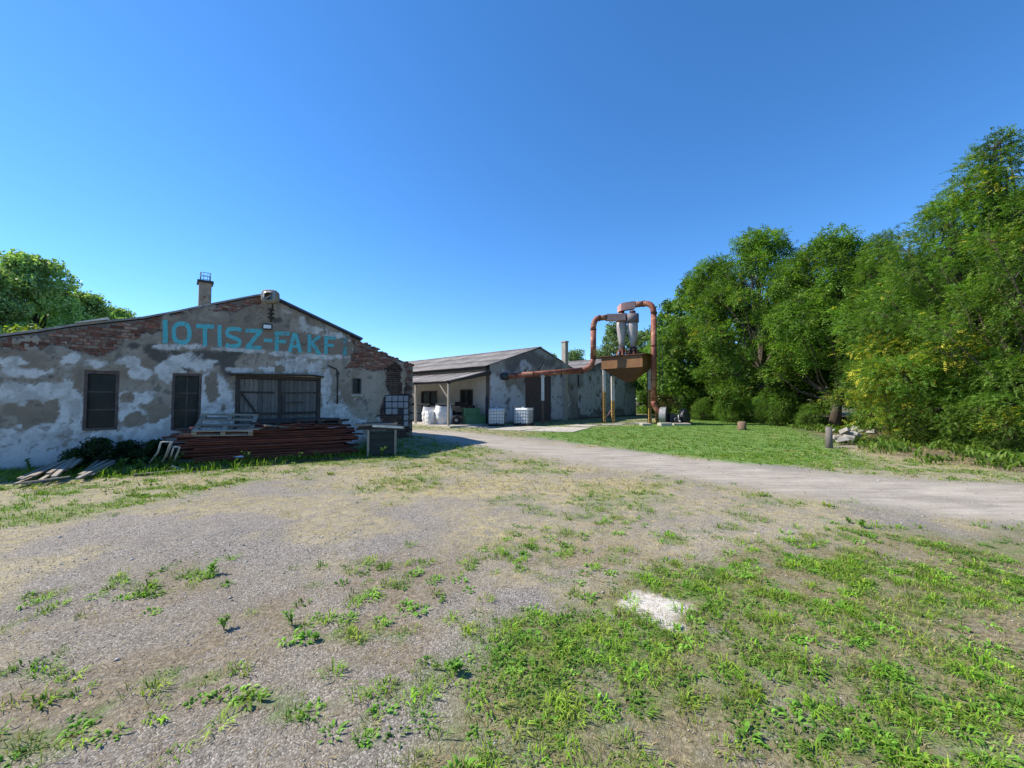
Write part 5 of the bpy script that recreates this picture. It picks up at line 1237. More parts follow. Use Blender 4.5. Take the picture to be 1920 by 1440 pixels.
def board_mesh(L, w_, t_, seed):
    rd = random.Random(seed); n = 5; vs = []; fs = []
    for i in range(n + 1):
        x = L * i / n - L / 2; sz = rd.uniform(-.006, .006); sy = rd.uniform(-.008, .008)
        if i in (0, n): x += rd.uniform(-.03, .03)
        for y, z in ((-w_ / 2, -t_ / 2), (w_ / 2, -t_ / 2), (w_ / 2, t_ / 2), (-w_ / 2, t_ / 2)): vs.append((x + rd.uniform(-.008, .008), y + sy, z + sz))
    for i in range(n):
        for k in range(4): fs.append((i * 4 + k, i * 4 + (k + 1) % 4, (i + 1) * 4 + (k + 1) % 4, (i + 1) * 4 + k))
    fs += [(3, 2, 1, 0), tuple(n * 4 + k for k in range(4))]
    me = bpy.data.meshes.new('board'); me.from_pydata(vs, [], [f[::-1] for f in fs]); me.update(); return me
bms = [board_mesh(3.55 + .25 * (k % 3), .29, .036, k) for k in range(6)]
for me in bms: me.materials.append(M['pile_wood'])
for k in range(nl):
    for j in range(3):
        o = bpy.data.objects.new('board', random.choice(bms)); z = .085 + th * (k + .5)
        o.location = pw_(PL / 2 + random.uniform(-.22, .24), .17 + j * .31 + (random.uniform(-.075, .05) if j == 0 else 0), z + random.uniform(-.003, .003)); o.rotation_euler = (random.uniform(-.03, .03), random.uniform(-.006, .006), pr + random.uniform(-.024, .024)); link(o)
        if j == 0:
            lab = ORD[k] + ' in the front face of the long red brown stack'
        elif j == 1: lab = 'red brown board inside the middle row of the long stack'
        else: lab = 'red brown board at the back of the long stack, towards the gate'
        tag(o, lab, 'board', GP)
ztop = .085 + th * nl
topb = [  # x centre, y, z, length, yaw, pitch, mat, label
    (2.3, .10, .05, 2.9, .03, -.03, 'pile_wood', 'long red board lying loosely on the front top edge of the stack'),
    (1.35, .04, .09, 2.3, -.07, -.07, 'pile_wood', 'red board sloping under the left pallet on the stack'),
    (2.0, .25, .13, 2.6, .12, -.06, 'pile_wood', 'second red board crossing the middle of the stack top'),
    (2.8, .20, .13, 2.0, -.09, .035, 'pile_wood', 'dark red board jutting from the right end of the stack'),
    (2.9, .45, .20, 1.9, .07, -.03, 'dark_wood', 'blackened board on the right top of the stack under the dark pallet'),
    (.55, .25, .06, 1.2, .20, .05, 'pile_wood', 'short red board sticking out at the left end of the stack'),
    (1.6, .62, .14, 2.8, -.03, .0, 'dark_wood', 'dark board lying along the back of the stack top'),
    (2.15, -.02, .12, 1.0, .35, .12, 'old_wood', 'short grey board lying askew near the middle of the stack'),
    (1.35, .03, .10, .55, -.5, .02, 'pale_wood', 'small pale offcut lying right of the left pallet'),
    (3.25, .05, .10, .9, .18, .09, 'pile_wood', 'short splintered board at the right front corner of the stack')]
for k, (x, y, z, L, yw, pt, mt, lab) in enumerate(topb):
    me = board_mesh(L, .17, .03, 50 + k); me.materials.append(M[mt]); o = bpy.data.objects.new('board', me); o.location = pw_(x, y, ztop + z + .0); o.rotation_euler = (random.uniform(-.25, .25), pt, pr + yw); link(o); tag(o, lab, 'board', 'loose boards on top of the stack')
for k, (x, y, z, L, yw, lab) in enumerate(((2.55, .0, .16, .7, .5, 'thin splinter of red board lying across the stack top, right of middle'), (1.75, .02, .15, .6, -.6, 'short red offcut crossing the front edge near the stack middle'), (3.45, .1, .02, .5, -.3, 'red board stub hanging over the right end of the stack'), (.2, .02, -.12, .7, .15, 'red board stub poking out of the left stack end'), (2.95, -.03, .07, .8, -.22, 'red offcut with pale edge at the right front of the stack top'))):
    me = board_mesh(L, .11, .026, 80 + k); me.materials.append(M['pile_wood']); o = bpy.data.objects.new('board', me); o.location = pw_(x, y, ztop + z); o.rotation_euler = (random.uniform(-.5, .5), random.uniform(-.2, .2), pr + yw); link(o); tag(o, lab, 'board', 'loose boards on top of the stack')
def pallet(loc, rot, mat, label, Lx=1.2, Ly=.8, ns=7, sw=.042):
    e = empty('pallet', loc, 0, label, 'pallet', 'wooden pallets on the stack'); e.rotation_euler = rot
    for k in range(ns): y = -Ly / 2 + .05 + k * (Ly - .1) / (ns - 1); MB().box(-Lx / 2, Lx / 2, y - sw, y + sw, .112, .134, .003).build('slat', M[mat], e)
    for x in (-Lx / 2 + .05, 0, Lx / 2 - .05):
        MB().box(x - .05, x + .05, -Ly / 2, Ly / 2, .09, .111, .002).build('cross_board', M[mat], e)
        for y in (-Ly / 2 + .05, 0, Ly / 2 - .05): MB().box(x - .05, x + .05, y - .05, y + .05, .021, .089, .003).build('block', M[mat], e)
    for y in (-Ly / 2 + .05, 0, Ly / 2 - .05): MB().box(-Lx / 2, Lx / 2, y - .05, y + .05, 0, .020, .002).build('bottom_board', M[mat], e)
    return e
def eul(yaw, pitch, roll=0): return (Matrix.Rotation(yaw, 3, 'Z') @ Matrix.Rotation(pitch, 3, 'X') @ Matrix.Rotation(roll, 3, 'Y')).to_euler()
# the left one lies upside down, tilted towards the yard
e = pallet(pw_(.86, .42, ztop + .14), eul(pr - .12, .42, .03), 'pale_wood', 'pale wooden pallet tilted towards the yard on the left of the stack', 1.25, 1.0, 4, .035)
pallet(pw_(1.95, .60, ztop + .13), eul(pr + .04, .10), 'dark_wood', 'dark flat pallet in the middle on top of the stack')
pallet(pw_(3.0, .50, ztop + .16), eul(pr - .03, .03, .03), 'dark_wood', 'dark weathered pallet on the right end of the stack', 1.15, .8)
# red lamp and tiles left
q = pw_(.22, .28, ztop + .11); e = empty('tail_lamp', q, pr + .3, 'broken red and white tail lamp lying on the left end of the stack', 'lamp')
MB().box(-.11, .04, -.05, .05, 0, .07, .004).build('red_lens', M['redlens'], e, bevel=.015); MB().box(.042, .11, -.05, .05, 0, .06, .004).build('clear_lens', M['lampglass'], e, bevel=.012)
for k in range(4):
    m = MB(); m.box(-.19, .19, -.12, .12, 0, .018, .004); o = m.build('roof_tile', M['brick'], None, loc=pw_(.10 + .02 * k, .12 + .01 * k, ztop - .045 + .021 * k), rot=(.05, .03, pr + .1 * k)); tag(o, ('bottom', 'second lowest', 'third', 'topmost')[k] + ' red clay tile stacked at the left end of the plank pile', 'roof tile', 'clay tiles')
# tubular trestles
M['tube'] = pm('chalky_white_tube', (.46, .45, .43), (.33, .32, .30), 8, bump=.1, rnd=.05, c3=(.22, .14, .09), sc3=6, t3=(.6, .7))
def frame_thing(paths, Y, label):
    base = G(*paths[0][-1]); e = empty('trestle', (base.x, base.y, 0), 0, label, 'trestle')
    for pth in paths:
        pts = []
        for i, (x, y) in enumerate(pth):
            p = AT(x, y, Y + .10 * i); p.z = max(p.z, .01); pts.append(p - Vector((base.x, base.y, 0)))
        MB().tube(pts, .019, 8).build('tube', M['tube'], e)
frame_thing([[(302, 829), (296, 848), (281, 868)], [(303, 829), (323, 828), (312, 855), (291, 884)], [(322, 828), (318, 835), (305, 868)]], 9.0, 'taller chalky white tube trestle leaning left of the plank stack')
frame_thing([[(325, 838), (337, 838), (330, 856), (322, 874)], [(322, 874), (333, 877), (346, 884)], [(326, 838), (322, 850), (318, 862)]], 9.1, 'smaller bent white tube trestle touching the stack end')
m = MB(); pts = [G(x, y) + Vector((0, 0, h)) for x, y, h in ((396, 872, .03), (405, 869, .10), (418, 868, .16), (438, 869, .17), (455, 869, .16))]
vs_ = []; 
for p in pts: vs_ += [p + Vector((0, -.07, 0)), p + Vector((0, .0, .035)), p + Vector((0, .09, .0)), p + Vector((0, .0, -.01))]
m.add([v_ - pts[0] for v_ in vs_], [(i * 4 + k, (i + 1) * 4 + k, (i + 1) * 4 + (k + 1) % 4, i * 4 + (k + 1) % 4) for i in range(4) for k in range(4)] + [(0, 1, 2, 3), (19, 18, 17, 16)]); tag(m.build('plastic_gutter', M['plastic_w'], None, loc=pts[0]), 'bent piece of white plastic lying at the foot of the stack', 'plastic piece')
for k, (x0, y0, x1, y1, mt) in enumerate(((345, 884, 400, 877, 'pile_wood'), (352, 879, 410, 872, 'old_wood'), (250, 892, 345, 884, 'old_wood'), (470, 872, 640, 862, 'dark_wood'))):
    a, b = G(x0, y0), G(x1, y1); m = MB(); L = (b - a).length; m.box(0, L, -.05, .05, .01, .045, .006); tag(m.build('board', M[mt], None, loc=a + Vector((0, 0, gz(a.x, a.y))), rot=(0, -.01, math.atan2(b.y - a.y, b.x - a.x))), ('red plank on the ground before the left end of the stack', 'grey plank on the ground behind the fallen red plank', 'long grey board in the grass between stick heap and stack', 'dark board in the grass along the foot of the stack')[k], 'board')
# heap of battens
LAB = 'grey batten lying in the loose heap at the left wall'
BL = ['', 'long batten second from the left edge of the heap', 'long batten crossing the left half of the heap', 'high lying batten on the left half of the heap', 'short batten in the middle of the left half of the heap', 'thin batten low at the rear left of the heap', 'uppermost long batten of the heap, rising to the right', 'batten just below the uppermost one in the heap', '', 'batten on the right half of the heap nearest the bush', 'rightmost batten lying low at the near side of the heap', 'batten second from the right edge of the heap', 'batten raised on the right half of the heap', 'short batten standing highest at the rear of the heap', 'short thin batten behind the left half of the heap', 'batten in the gap between both halves of the heap', 'short low batten at the far right of the heap', 'steep batten across the rear of the left half of the heap']
stk = [(28, 915, 128, 880, .03), (35, 908, 150, 866, .10), (40, 912, 160, 870, .13), (60, 908, 172, 866, .17), (75, 910, 150, 872, .08), (50, 902, 140, 872, .06), (90, 905, 175, 868, .20), (100, 908, 150, 876, .15), (30, 914, 130, 908, .03), (120, 896, 196, 862, .17), (145, 905, 214, 878, .05), (150, 900, 216, 872, .09), (158, 896, 205, 868, .13), (130, 893, 180, 866, .22), (60, 898, 120, 874, .05), (108, 890, 165, 862, .12), (170, 897, 212, 880, .03), (85, 893, 155, 864, .15)]
for k, (x0, y0, x1, y1, h) in enumerate(stk):
    a, b = G(x0, y0), G(x1, y1); a.z = h * .6 + .05; b.z = h * 1.5 + .10; m = MB(); m.beam((0, 0, 0), b - a, random.uniform(.04, .085), random.uniform(.025, .04), j=.004)
    lab = BL[k] if k not in (0, 8) else {8: 'palest front batten lying flat at the near edge of the heap', 0: 'grey batten reaching furthest left in the loose heap'}.get(k, LAB)
    tag(m.build('batten', M['old_wood_l'] if k % 3 else M['pale_wood'], None, loc=a), lab, 'batten', 'battens of the loose heap')
# slatted crate with boards on top
ca = G(690, 856); cb2 = G(741, 854); cr = math.atan2(cb2.y - ca.y, cb2.x - ca.x); cl = (cb2 - ca).length
ce = empty('slatted_crate', ca, cr, 'tall slatted wooden crate with pale corner posts right of the plank stack', 'crate')
M['slat_g'] = pm('dark_green_slat', (.045, .055, .045), (.03, .035, .03), 8, bump=.3, rnd=.35)
for x, y in ((0, 0), (cl, 0), (0, .8), (cl, .8)): MB().box(x - .03, x + .03, y - .03, y + .03, -.02, .74, .003).build('corner_post', M['pale_wood'], ce)
for k in range(13):
    z = .04 + k * .053
    MB().box(.032, cl - .032, -.012, .006, z, z + .030, .004).build('slat', M['slat_g'], ce); MB().box(-.012, .006, .032, .77, z, z + .030, .003).build('slat', M['slat_g'], ce); MB().box(cl - .006, cl + .012, .032, .77, z, z + .030, .003).build('slat', M['slat_g'], ce)
MB().box(.01, cl - .01, .01, .79, .02, .66).build('liner', M['bitumen'], ce)
tb = [(-.33, 0.05, 1.20, .10, .745, .02, 'dark_wood', 'dark lowest board across the top of the slatted crate'), (-.30, .25, 1.3, .12, .75, -.05, 'old_wood', 'grey board across the middle of the crate top'), (-.25, .5, 1.2, .14, .755, .03, 'dark_wood', 'dark board across the rear of the crate top'),
      (-.28, .10, 1.05, .12, .80, .06, 'old_wood', 'weathered board stacked second on the crate top'), (-.24, .42, 1.1, .12, .81, -.03, 'dark_wood', 'blackened board stacked high at the rear of the crate'), (-.34, -.02, 1.15, .12, .87, .05, 'old_wood', 'long grey board sticking out left over the crate front'), (-.20, .2, 1.0, .10, .885, -.02, 'dark_wood', 'topmost dark board on the slatted crate'), (.10, -.03, .85, .07, .83, -.05, 'white_paint', 'white painted board lying on the front of the crate top')]
for x, y, L, w_, z, yw, mt, lab in tb:
    m = MB(); m.box(0, L, 0, w_, 0, .06, .014); p = ce.matrix_basis @ Vector((x, y, z + .0)); tag(m.build('board', M[mt], None, loc=p, rot=(random.uniform(-.08, .08), random.uniform(-.06, .03) if mt != 'white_paint' else .07, cr + yw * 1.6)), lab, 'board', 'boards on the slatted crate')

# stump, post, rubble
p = G(1391, 806); e = empty('tree_stump', (p.x, p.y, 0), 0, 'short sawn tree stump on the lawn right of the blower', 'tree stump')
m = MB(); m.tube([(0, 0, -.05), (0, 0, .1), (.01, 0, .43)], [.25, .22, .205], 14); m.build('trunk', M['stump'], e); m = MB(); m.tube([(.01, 0, .4305), (.01, 0, .434)], .19, 14); m.build('cut_face', M['pale_wood'], e)
p = G(1555, 840); e = empty('wooden_post', (p.x, p.y, 0), 0, 'short grey wooden post beside the gravel road at the trees', 'post')
m = MB(); m.tube([(0, 0, -.1), (0, 0, .3), (.01, .01, .70)], [.105, .10, .092], 12); m.build('post_body', M['old_wood'], e); m = MB(); m.tube([(.01, .01, .701), (.01, .01, .712)], .088, 12); m.build('cut_top', M['dark_wood'], e)
rl = ['flat broken slab in the rubble heap behind the post', 'large pale concrete chunk in the rubble heap behind the post', 'broken pale chunk in the rubble heap behind the post']
for k in range(26):
    x = 1562 + random.random() ** 1.2 * 75; y = 836 - (x - 1562) * .04 - random.uniform(0, 9); p = G(x, y); s = random.uniform(.07, .19); lay = random.random()
    m = MB(); m.box(-s, s, -s * .7, s * .7, -s * .35, s * .35, s * .28)
    o = m.build('rubble_chunk', M['rubble'], None, loc=(p.x, p.y, s * .3 + lay * .42), rot=(random.uniform(-.6, .6), random.uniform(-.6, .6), random.uniform(0, 3)), bevel=.015)
    tag(o, rl[2] if s < .15 else rl[1], 'rubble', 'pale rubble heap')

# ================================================================== TREES AND SHRUBS
def fronds(base, dirs, L, leafl, leafw, pairs, cols, droop=.5):
    """compound leaves: rows of small diamond leaflets on both sides of a drooping stalk"""
    n = len(base); up = np.tile(np.array([[0, 0, 1.0]]), (n, 1)); side = unit(np.cross(dirs, up) + 1e-6); nrm = np.cross(side, dirs)
    roll = (RNG.rand(n, 1) - .5) * 1.6; s2 = side * np.cos(roll) + nrm * np.sin(roll)
    V_, C_ = [], []
    for k in range(pairs * 2 + 1):
        if k == pairs * 2: t = 1.0; ld = dirs * 1.0
        else: t = (k // 2 + .7) / (pairs + .3); sg = 1 if k % 2 else -1; ld = unit(s2 * sg + dirs * .45)
        p = base + dirs * (L * t)[:, None]; p[:, 2] -= droop * L * t * t
        ld = unit(ld + np.array([0, 0, -.25]) + (RNG.rand(n, 3) - .5) * .5)
        wv = unit(np.cross(ld, nrm + (RNG.rand(n, 3) - .5) * .9))
        l = leafl * (.8 + .4 * RNG.rand(n)); w_ = leafw * (.8 + .4 * RNG.rand(n))
        V_ += [p, p + ld * (l * .45)[:, None] + wv * (w_ * .5)[:, None], p + ld * l[:, None], p + ld * (l * .45)[:, None] - wv * (w_ * .5)[:, None]]
        cc = cols * (.85 + .3 * RNG.rand(n, 1)); C_ += [cc] * 4
    K = len(V_); v = np.stack(V_, 1).reshape(-1, 3); c = np.stack(C_, 1).reshape(-1, 3)
    f = (np.arange(n)[:, None, None] * K + np.arange(K).reshape(1, -1, 4)).reshape(-1, 4)
    return v, [f], c
def leaves(base, nrm, size, asp, cols):
    n = len(base); a = unit(np.cross(nrm, RNG.randn(n, 3))); b = np.cross(nrm, a); s = size[:, None]
    v = np.stack([base - a * s, base + b * s * asp, base + a * s, base - b * s * asp], 1).reshape(-1, 3)
    return v, [(np.arange(n)[:, None] * 4 + np.arange(4)[None]).reshape(-1, 4)], np.repeat(cols, 4, 0)
def tree_parts(seed, H, R, base_h, nclump, style, nleaf, col, col2, yellow=0.0, trunk_r=.22, lean=(0, 0), flat=1.0, lscale=1.0, clump_r=.30, zpow=.8, top_narrow=.5):
    """returns trunk mesh and crown mesh around the origin"""
    rd = np.random.RandomState(seed); tr = MB()
    bend = rd.randn(2) * .03 * H
    tp = [Vector((lean[0] * t * H + bend[0] * math.sin(t * 3), lean[1] * t * H + bend[1] * math.sin(t * 2.4), -.2 + t * H * .86)) for t in np.linspace(0, 1, 7)]
    tr.tube(tp, [trunk_r * (1.25 if i == 0 else 1 - .14 * i) for i in range(7)], 9)
    cl = []
    for k in range(nclump):
        t = ((k + rd.rand()) / nclump) ** zpow; z = base_h + (H - base_h) * t
        env = math.sin(PI * min(1, .16 + t * .80)) ** .7 * (1 - top_narrow * t)
        a = k * 2.399 + rd.randn() * .4; rr = R * env * math.sqrt(rd.uniform(.15, 1.0))
        c = np.array([math.cos(a) * rr + lean[0] * z, math.sin(a) * rr + lean[1] * z, z]); q = clump_r * R * rd.uniform(.7, 1.35) * (1 - .35 * t)
        c[2] = min(c[2], H - q * .5); cl.append((c, q, rd.rand()))
        i = min(5, max(1, int((z - .12 * H) / (H * .86) * 6 - .8))); p0 = tp[i]; p1 = Vector(c) ; md = p0.lerp(p1, .5) + Vector((0, 0, -.06 * (p1 - p0).length)) + Vector(rd.randn(3) * .08 * R * .5)
        tr.tube([p0, p0.lerp(md, .55), md, md.lerp(p1, .6), p1], [trunk_r * .40 * (1 - .5 * t), trunk_r * .32 * (1 - .5 * t), trunk_r * .22 * (1 - .5 * t), trunk_r * .14, .012], 6, caps=False)
        for j in range(4):
            dv = Vector(rd.randn(3)).normalized() * q * .8; tr.tube([p1 - dv * .1 - (p1 - md) * .15, p1 + dv * .5, p1 + dv + Vector((0, 0, q * .1))], [.016, .011, .005], 4, caps=False)
    wgt = np.array([q ** 2 for _, q, _ in cl]); cnt = (wgt / wgt.sum() * nleaf).astype(int)
    P_, D_, C_ = [], [], []
    for (c, q, tone), m in zip(cl, cnt):
        if m < 1: continue
        d = unit(rd.randn(m, 3)); r_ = q * (.35 + .75 * rd.rand(m) ** .55)
        lump = 1 + .35 * np.sin(d[:, 0] * 5 + tone * 9) * np.sin(d[:, 1] * 4 + tone * 5)
        p = c + d * (r_ * lump)[:, None] * np.array([1.15, 1.15, .72 * flat])
        P_.append(p); D_.append(unit(d * np.array([1, 1, .5]) + rd.randn(m, 3) * .45 + np.array([0, 0, .12])))
        cc = col * (.58 + .72 * tone) * np.ones((m, 1)); cc = cc * (1 + (rd.rand(m, 1) - .5) * .45); f = rd.rand(m, 1) ** 3; cc = cc * (1 - f) + col2 * f
        if yellow:
            pick = (rd.rand() < yellow) ; pr_ = .5 if pick else .012
            k = rd.rand(m) < pr_ * rd.rand(); cc[k] = np.array([.46, .41, .05]) * (.6 + .7 * rd.rand(k.sum(), 1))
        C_.append(cc)
    P_, D_, C_ = np.concatenate(P_), np.concatenate(D_), np.concatenate(C_)
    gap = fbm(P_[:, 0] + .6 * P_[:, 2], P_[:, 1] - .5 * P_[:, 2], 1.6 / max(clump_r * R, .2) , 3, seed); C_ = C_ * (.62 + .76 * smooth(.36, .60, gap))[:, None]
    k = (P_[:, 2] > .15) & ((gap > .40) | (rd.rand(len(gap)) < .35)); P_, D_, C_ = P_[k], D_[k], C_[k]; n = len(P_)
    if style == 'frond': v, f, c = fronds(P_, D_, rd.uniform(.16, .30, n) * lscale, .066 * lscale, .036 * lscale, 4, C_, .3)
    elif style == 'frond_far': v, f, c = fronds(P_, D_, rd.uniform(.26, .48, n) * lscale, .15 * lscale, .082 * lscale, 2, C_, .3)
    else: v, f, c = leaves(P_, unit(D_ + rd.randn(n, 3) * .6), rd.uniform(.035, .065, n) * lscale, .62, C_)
    return tr, (v, f, c)
LG = np.array([.086, .172, .026]); LG2 = np.array([.20, .29, .045]); DG = np.array([.032, .075, .015]); OL_ = np.array([.13, .20, .085]); OL2 = np.array([.24, .30, .13])
def plant_tree(name, loc, rz, parts, label, cat='tree', group=None):
    e = empty(name, loc, rz, label, cat, group); tr, (v, f, c) = parts
    tr.build('trunk' if cat == 'tree' else 'stem', M['bark'], e)
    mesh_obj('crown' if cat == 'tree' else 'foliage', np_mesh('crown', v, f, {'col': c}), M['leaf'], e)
    return e
GT_ = 'locust trees along the right edge of the yard'
def at_(px, Y): return Vector((AT(px, 700, Y).x, Y, 0))
near_a = tree_parts(1, 9.8, 3.7, 1.2, 42, 'frond', 18500, LG, LG2, .12, .24, flat=.9, clump_r=.24)
near_b = tree_parts(2, 11.4, 3.0, 1.0, 40, 'frond', 14500, LG * .95, LG2 * .95, .06, .22, top_narrow=.72, clump_r=.23)
mid_a = tree_parts(3, 12.4, 5.1, 3.2, 60, 'frond_far', 21000, LG, LG2, .05, .30, clump_r=.20, top_narrow=.35)
mid_b = tree_parts(4, 13.4, 5.0, .8, 62, 'frond_far', 22000, LG * .95, LG2 * .9, .03, .30, clump_r=.20, top_narrow=.4)
far_a = tree_parts(5, 12.2, 3.9, .5, 34, 'leaf', 20000, LG * 1.0, LG2 * .9, .04, .26, lscale=2.5, clump_r=.28, top_narrow=.45)
T = {}
T['na'] = plant_tree('locust_tree', at_(1800, 14.6), 0, near_a, 'locust tree with yellowing leaves right of the tall one, nearest the road bend', 'tree', GT_)
T['nb'] = plant_tree('locust_tree', at_(1884, 13.0), 1, near_b, 'tallest narrow locust tree with open feathery top at the right edge', 'tree', GT_); T['nb'].scale = (.90,) * 3
T['ma'] = plant_tree('locust_tree', at_(1560, 23.5), 0, mid_a, 'broad locust tree with dark hollow beneath, behind the short wooden post', 'tree', GT_); T['ma'].scale = (.9,) * 3
T['mb'] = plant_tree('locust_tree', at_(1430, 28.5), 0, mid_b, 'rounded high locust tree standing left of the dark hollow', 'tree', GT_)
T['fa'] = plant_tree('locust_tree', at_(1305, 35), 0, far_a, 'slimmer locust tree just right of the blower', 'tree', GT_)
def again(key, px, Y, rz, sc, label, grp=GT_):
    c = copy_tree(T[key]); c.location = at_(px, Y); c.rotation_euler.z = rz; c.scale = (sc,) * 3 if not isinstance(sc, tuple) else sc; c['label'] = label; c['group'] = grp; return c
T['na'].scale = (.93,) * 3; T['na']['label'] = 'locust tree with yellow leaf patches behind the yellowing shrub'
again('nb', 1662, 19.0, 2.2, .84, 'locust tree with raised spiky tips between the broad tree and the yellow patched tree')
again('na', 1990, 11.2, 2.9, .82, 'locust tree shading the ground at the right border of the yard')
again('fa', 1262, 39, 1.9, .93, 'leftmost locust tree, with thin open side boughs behind the right pipe')
again('mb', 1338, 34, 2.5, 1.0, 'locust tree behind the slim one, filling the gap above the blower')
again('ma', 1640, 28, 3.1, .9, 'locust tree in the second row behind the raised spiky tips')
again('mb', 1760, 24, 4.0, .78, 'locust tree in the second row behind the yellow patched tree')
again('ma', 1490, 36, 1.2, 1.0, 'locust tree in the second row above the dark hollow')
again('na', 1745, 18.4, 4.4, .86, 'low locust tree pressed between the yellowing shrub and the second row')
again('mb', 1950, 19, 5.2, .86, 'locust tree behind the tallest narrow one at the right edge')
again('ma', 2120, 15.0, .4, .75, 'locust tree outside the right border, shading the verge')
again('fa', 1400, 46, .4, 1.0, 'distant locust tree deep behind the lawn')
again('fa', 1560, 42, 3.4, 1.0, 'distant locust tree deep behind the broad tree')
again('fa', 1700, 36, 5.4, 1.0, 'distant locust tree deep behind the shrub')
for k_, (px, Y, sc) in enumerate(((1290, 47, .9), (1340, 52, 1.0), (1450, 50, .9), (1510, 46, .8), (1620, 40, .9), (1680, 30, .8), (1840, 30, 1.0), (1900, 25, .9), (2050, 22, .9))):
    again('fa', px, Y, 1.1 * k_, sc, ['deep background locust tree behind the blower', 'deep background locust tree above the lawn end', 'deep background tree left of the dark hollow', 'deep background tree in the dark hollow', 'deep background tree behind the wooden post', 'background tree behind the rubble heap', 'background tree behind the yellow patched locust', 'background tree behind the tallest locust', 'background tree outside the right border'][k_])
# olive tree seen behind the cyclones, and tips beyond the halls
ol = tree_parts(6, 11.2, 4.0, 3.0, 30, 'leaf', 11000, OL_, OL2, 0, .3, lscale=2.9, clump_r=.28)
T['ol'] = plant_tree('grey_green_tree', at_(1160, 50), 0, ol, 'grey green tree showing directly behind the two cyclones', 'tree', 'grey green trees beyond the halls')
for px, Y, sc, rz, lab in ((1212, 52, .95, 1.2, 'grey green tree between the cyclones and the right pipe'), (1078, 62, .83, 2.0, 'low grey green tree just right of the far chimney'), (1030, 66, .82, 3.3, 'low grey green tree peeping over the roof left of the far chimney'), (1250, 56, .9, 4.4, 'grey green tree hidden behind the right pipe and locusts')):
    again('ol', px, Y, rz, sc, lab, 'grey green trees beyond the halls')
for px, Y, sc, rz, lab in ((1200, 47, .62, .9, 'low tree filling the gap between the plain hall and the locusts'), (1228, 44, .6, 2.7, 'low tree right behind the blower and ladder')):
    again('fa', px, Y, rz, sc, lab)
# trees behind the workshop
po = tree_parts(8, 9.0, 3.5, 1.0, 54, 'leaf', 38000, np.array([.19, .31, .085]), np.array([.40, .50, .24]), 0, .22, lscale=1.6, clump_r=.21, top_narrow=.56)
T['po'] = plant_tree('poplar_tree', at_(48, 20.5), 0, po, 'tallest poplar behind the left slope of the workshop roof', 'tree', 'poplars behind the workshop')
for px, Y, sc, rz, lab in ((150, 23, .86, 1.4, 'poplar in the middle of the group behind the workshop'), (212, 26, .84, 2.6, 'lower poplar right of the middle one, above the white roof sheet'), (-30, 18.5, .86, 3.9, 'poplar at the left border of the picture'), (252, 30.5, .76, 5.0, 'rightmost small poplar with loose twigs above the roof slope'), (100, 27, .98, .7, 'poplar standing in the second row behind the tallest one')):
    again('po', px, Y, rz, sc, lab, 'poplars behind the workshop')
yb = tree_parts(9, 4.3, 1.6, 1.2, 16, 'leaf', 7000, np.array([.17, .21, .02]), np.array([.30, .30, .04]), 0, .10, lscale=1.2, clump_r=.36)
plant_tree('bright_shrub', at_(62, 15.2), 0, yb, 'bright yellow green bush rising just behind the workshop roof edge', 'shrub')
c = again('po', 105, 16.5, .3, .42, 'x'); c['label'] = 'small dark bush top behind the roof right of the bright bush'; c['category'] = 'shrub'; c['group'] = 'poplars behind the workshop'
# yellowing shrub in front
ys = tree_parts(10, 3.9, 2.1, .2, 30, 'frond', 10500, LG * 1.2, np.array([.30, .30, .04]), 1.6, .07, clump_r=.32, lscale=.95, top_narrow=.3)
T['ys'] = plant_tree('locust_shrub', at_(1690, 15.4), 0, ys, 'big locust shrub with yellow leaves at the verge behind the rubble', 'shrub', 'shrubs along the verge')
gs = tree_parts(14, 3.9, 2.1, .1, 30, 'frond', 8000, LG, LG2, 0, .07, clump_r=.32, lscale=1.0, top_narrow=.3)
T['ys'] = plant_tree('locust_shrub', at_(1790, 13.6), 2.1, gs, 'lower dark green shrub right of the yellow one', 'shrub', 'shrubs along the verge'); T['ys'].scale = (.72,) * 3
for px, Y, sc, rz, lab in ((1448, 25.5, .62, 2.4, 'shrub with low branches at the lawn end left of the dark hollow'), (1408, 28.5, .6, 1.7, 'shrub in front of the rounded high locust tree'), (1905, 11.9, .62, 3.0, 'shrub overhanging the shade at the right border'), (1515, 23.5, .34, 4.0, 'small shrub standing in the dark hollow behind the post'), (1370, 29, .55, 5.1, 'rounded low shrub left of the hollow, behind the stump'), (1318, 31.5, .45, .6, 'small shrub at the lawn edge right of the blower')):
    again('ys', px, Y, rz, sc, lab, 'shrubs along the verge')
# dark climber at the workshop window
dv = tree_parts(12, .95, .66, .05, 20, 'leaf', 5200, np.array([.018, .042, .012]), np.array([.04, .08, .02]), 0, .02, lscale=.75, clump_r=.40)
p = G(182, 878); T['dv'] = plant_tree('elder_bush', (p.x, p.y, 0), 0, dv, 'dark leafy bush growing up under the left workshop window', 'shrub', 'dark bushes at the workshop wall')
for px, py, sc, rz, lab in ((240, 871, .6, 1.8, 'lower dark bush between the two workshop windows'), (292, 868, .6, 3.0, 'dark bush behind the white trestles'), (140, 881, .5, 4.0, 'small dark bush left of the left window')):
    q = G(px, py); c = copy_tree(T['dv']); c.location = (q.x, q.y, 0); c.rotation_euler.z = rz; c.scale = (sc,) * 3; c['label'] = lab
T['dv'].scale = (.72,) * 3
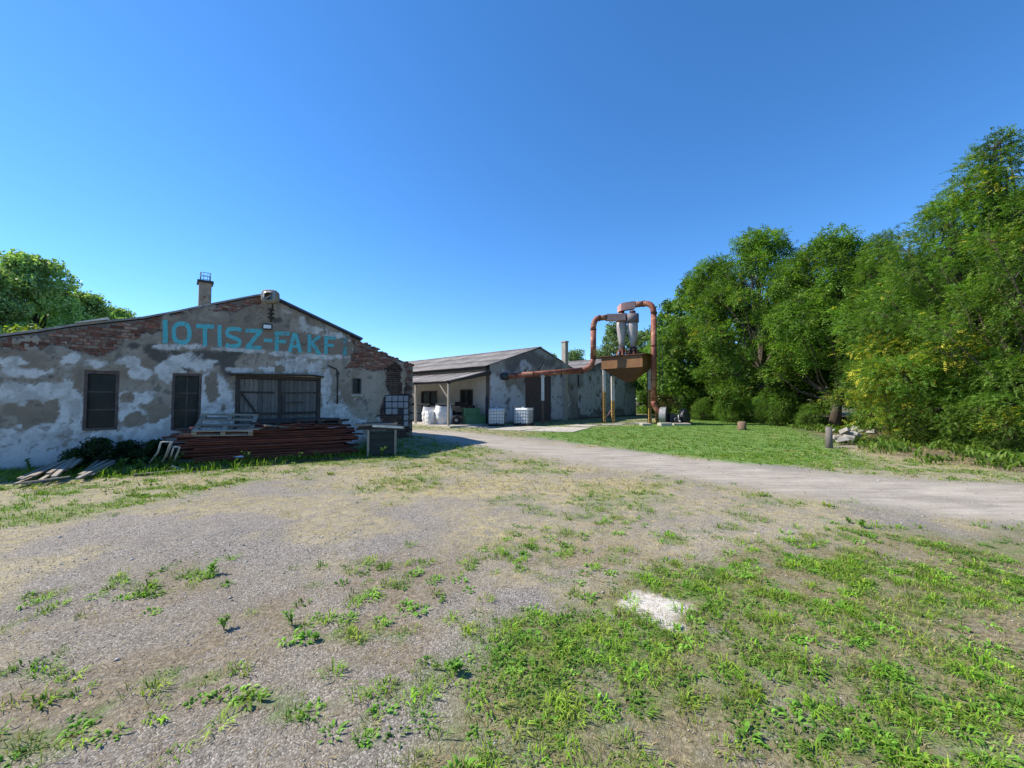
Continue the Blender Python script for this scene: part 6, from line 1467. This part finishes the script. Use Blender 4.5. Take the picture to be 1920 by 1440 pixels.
# single weeds
k = 0
WL = [(92, 872, .42, 60, 'leafy weed standing at the left wall above the stick heap'), (55, 884, .28, 40, 'small weed left of the stick heap'), (300, 882, .34, 60, 'grassy weed among the trestle legs'), (325, 880, .38, 60, 'green weed under the right trestle'), (225, 888, .34, 70, 'bushy weed right of the stick heap'), (262, 884, .30, 60, 'weed clump between stick heap and trestles'),
      (465, 873, .36, 50, 'tall thin weed in front of the stack middle'), (440, 876, .2, 40, 'low weed under the white plastic piece'), (560, 868, .26, 40, 'reddish weed at the stack foot, right of middle'), (600, 864, .24, 40, 'weed at the right foot of the stack'), (715, 858, .30, 60, 'weed growing against the slatted crate'),
      (397, 1078, .26, 26, 'single upright weed on the gravel at left'), (1615, 992, .22, 46, 'dark leafy weed by the road, right one of the pair'), (1592, 982, .16, 30, 'dark leafy weed by the road, left one of the pair'), 
      (590, 1200, .10, 70, 'round clover clump on open gravel'), (855, 1262, .16, 110, 'round dark green weed at the grass border'), (548, 1170, .20, 30, 'thin weed with bright leaves in the gravel middle'), (420, 1180, .18, 36, 'feathery weed in the gravel at left centre')]
for x, y, h, nlf, lab in WL: weed_plant(x, y, h * (.45 if y > 900 else 1), nlf, lab, spread=.95 if y > 900 else .7, lw=.014 if y > 1100 else .022 if y > 900 else .035, kindc=(.17, .34, .045) if y > 900 else (.11, .24, .04), group='single weeds in the yard')
# undergrowth along the tree line
gp = []
x, y = RNG.uniform(9, 30, 9000), RNG.uniform(9, 36, 9000); mm = masks(x, y); k = (RNG.rand(9000) < mm['wood'] * .55 * smooth(.45, .6, fbm(x, y, .5, 3, 700))); x, y = x[k], y[k]; n = len(x)
gp.append(tuft_blades(x, y, 9, RNG.uniform(.12, .45, n), .05, .2, .9, colmix(n, LG, LG2), prof=PROF_L, bend=.5))
x, y = RNG.uniform(-13, -3, 5000), RNG.uniform(7, 14, 5000); sd = poly_sd(x, y, gpoly([(-200, 900), (0, 884), (340, 874), (660, 850), (775, 822), (760, 832), (690, 858), (500, 874), (340, 890), (0, 905), (-200, 930)])); k = RNG.rand(5000) < smooth(-.15, .2, sd) * .8; x, y = x[k], y[k]; n = len(x)
gp.append(tuft_blades(x, y, 8, RNG.uniform(.08, .28, n), .012, .10, .6, colmix(n, GRN, YEL)))
v, f, c = join_parts(gp)
tag(mesh_obj('undergrowth', np_mesh('undergrowth', v, f, {'col': c}), M['leaf']), 'taller undergrowth below the trees and along the workshop foot', 'undergrowth', kind='stuff')
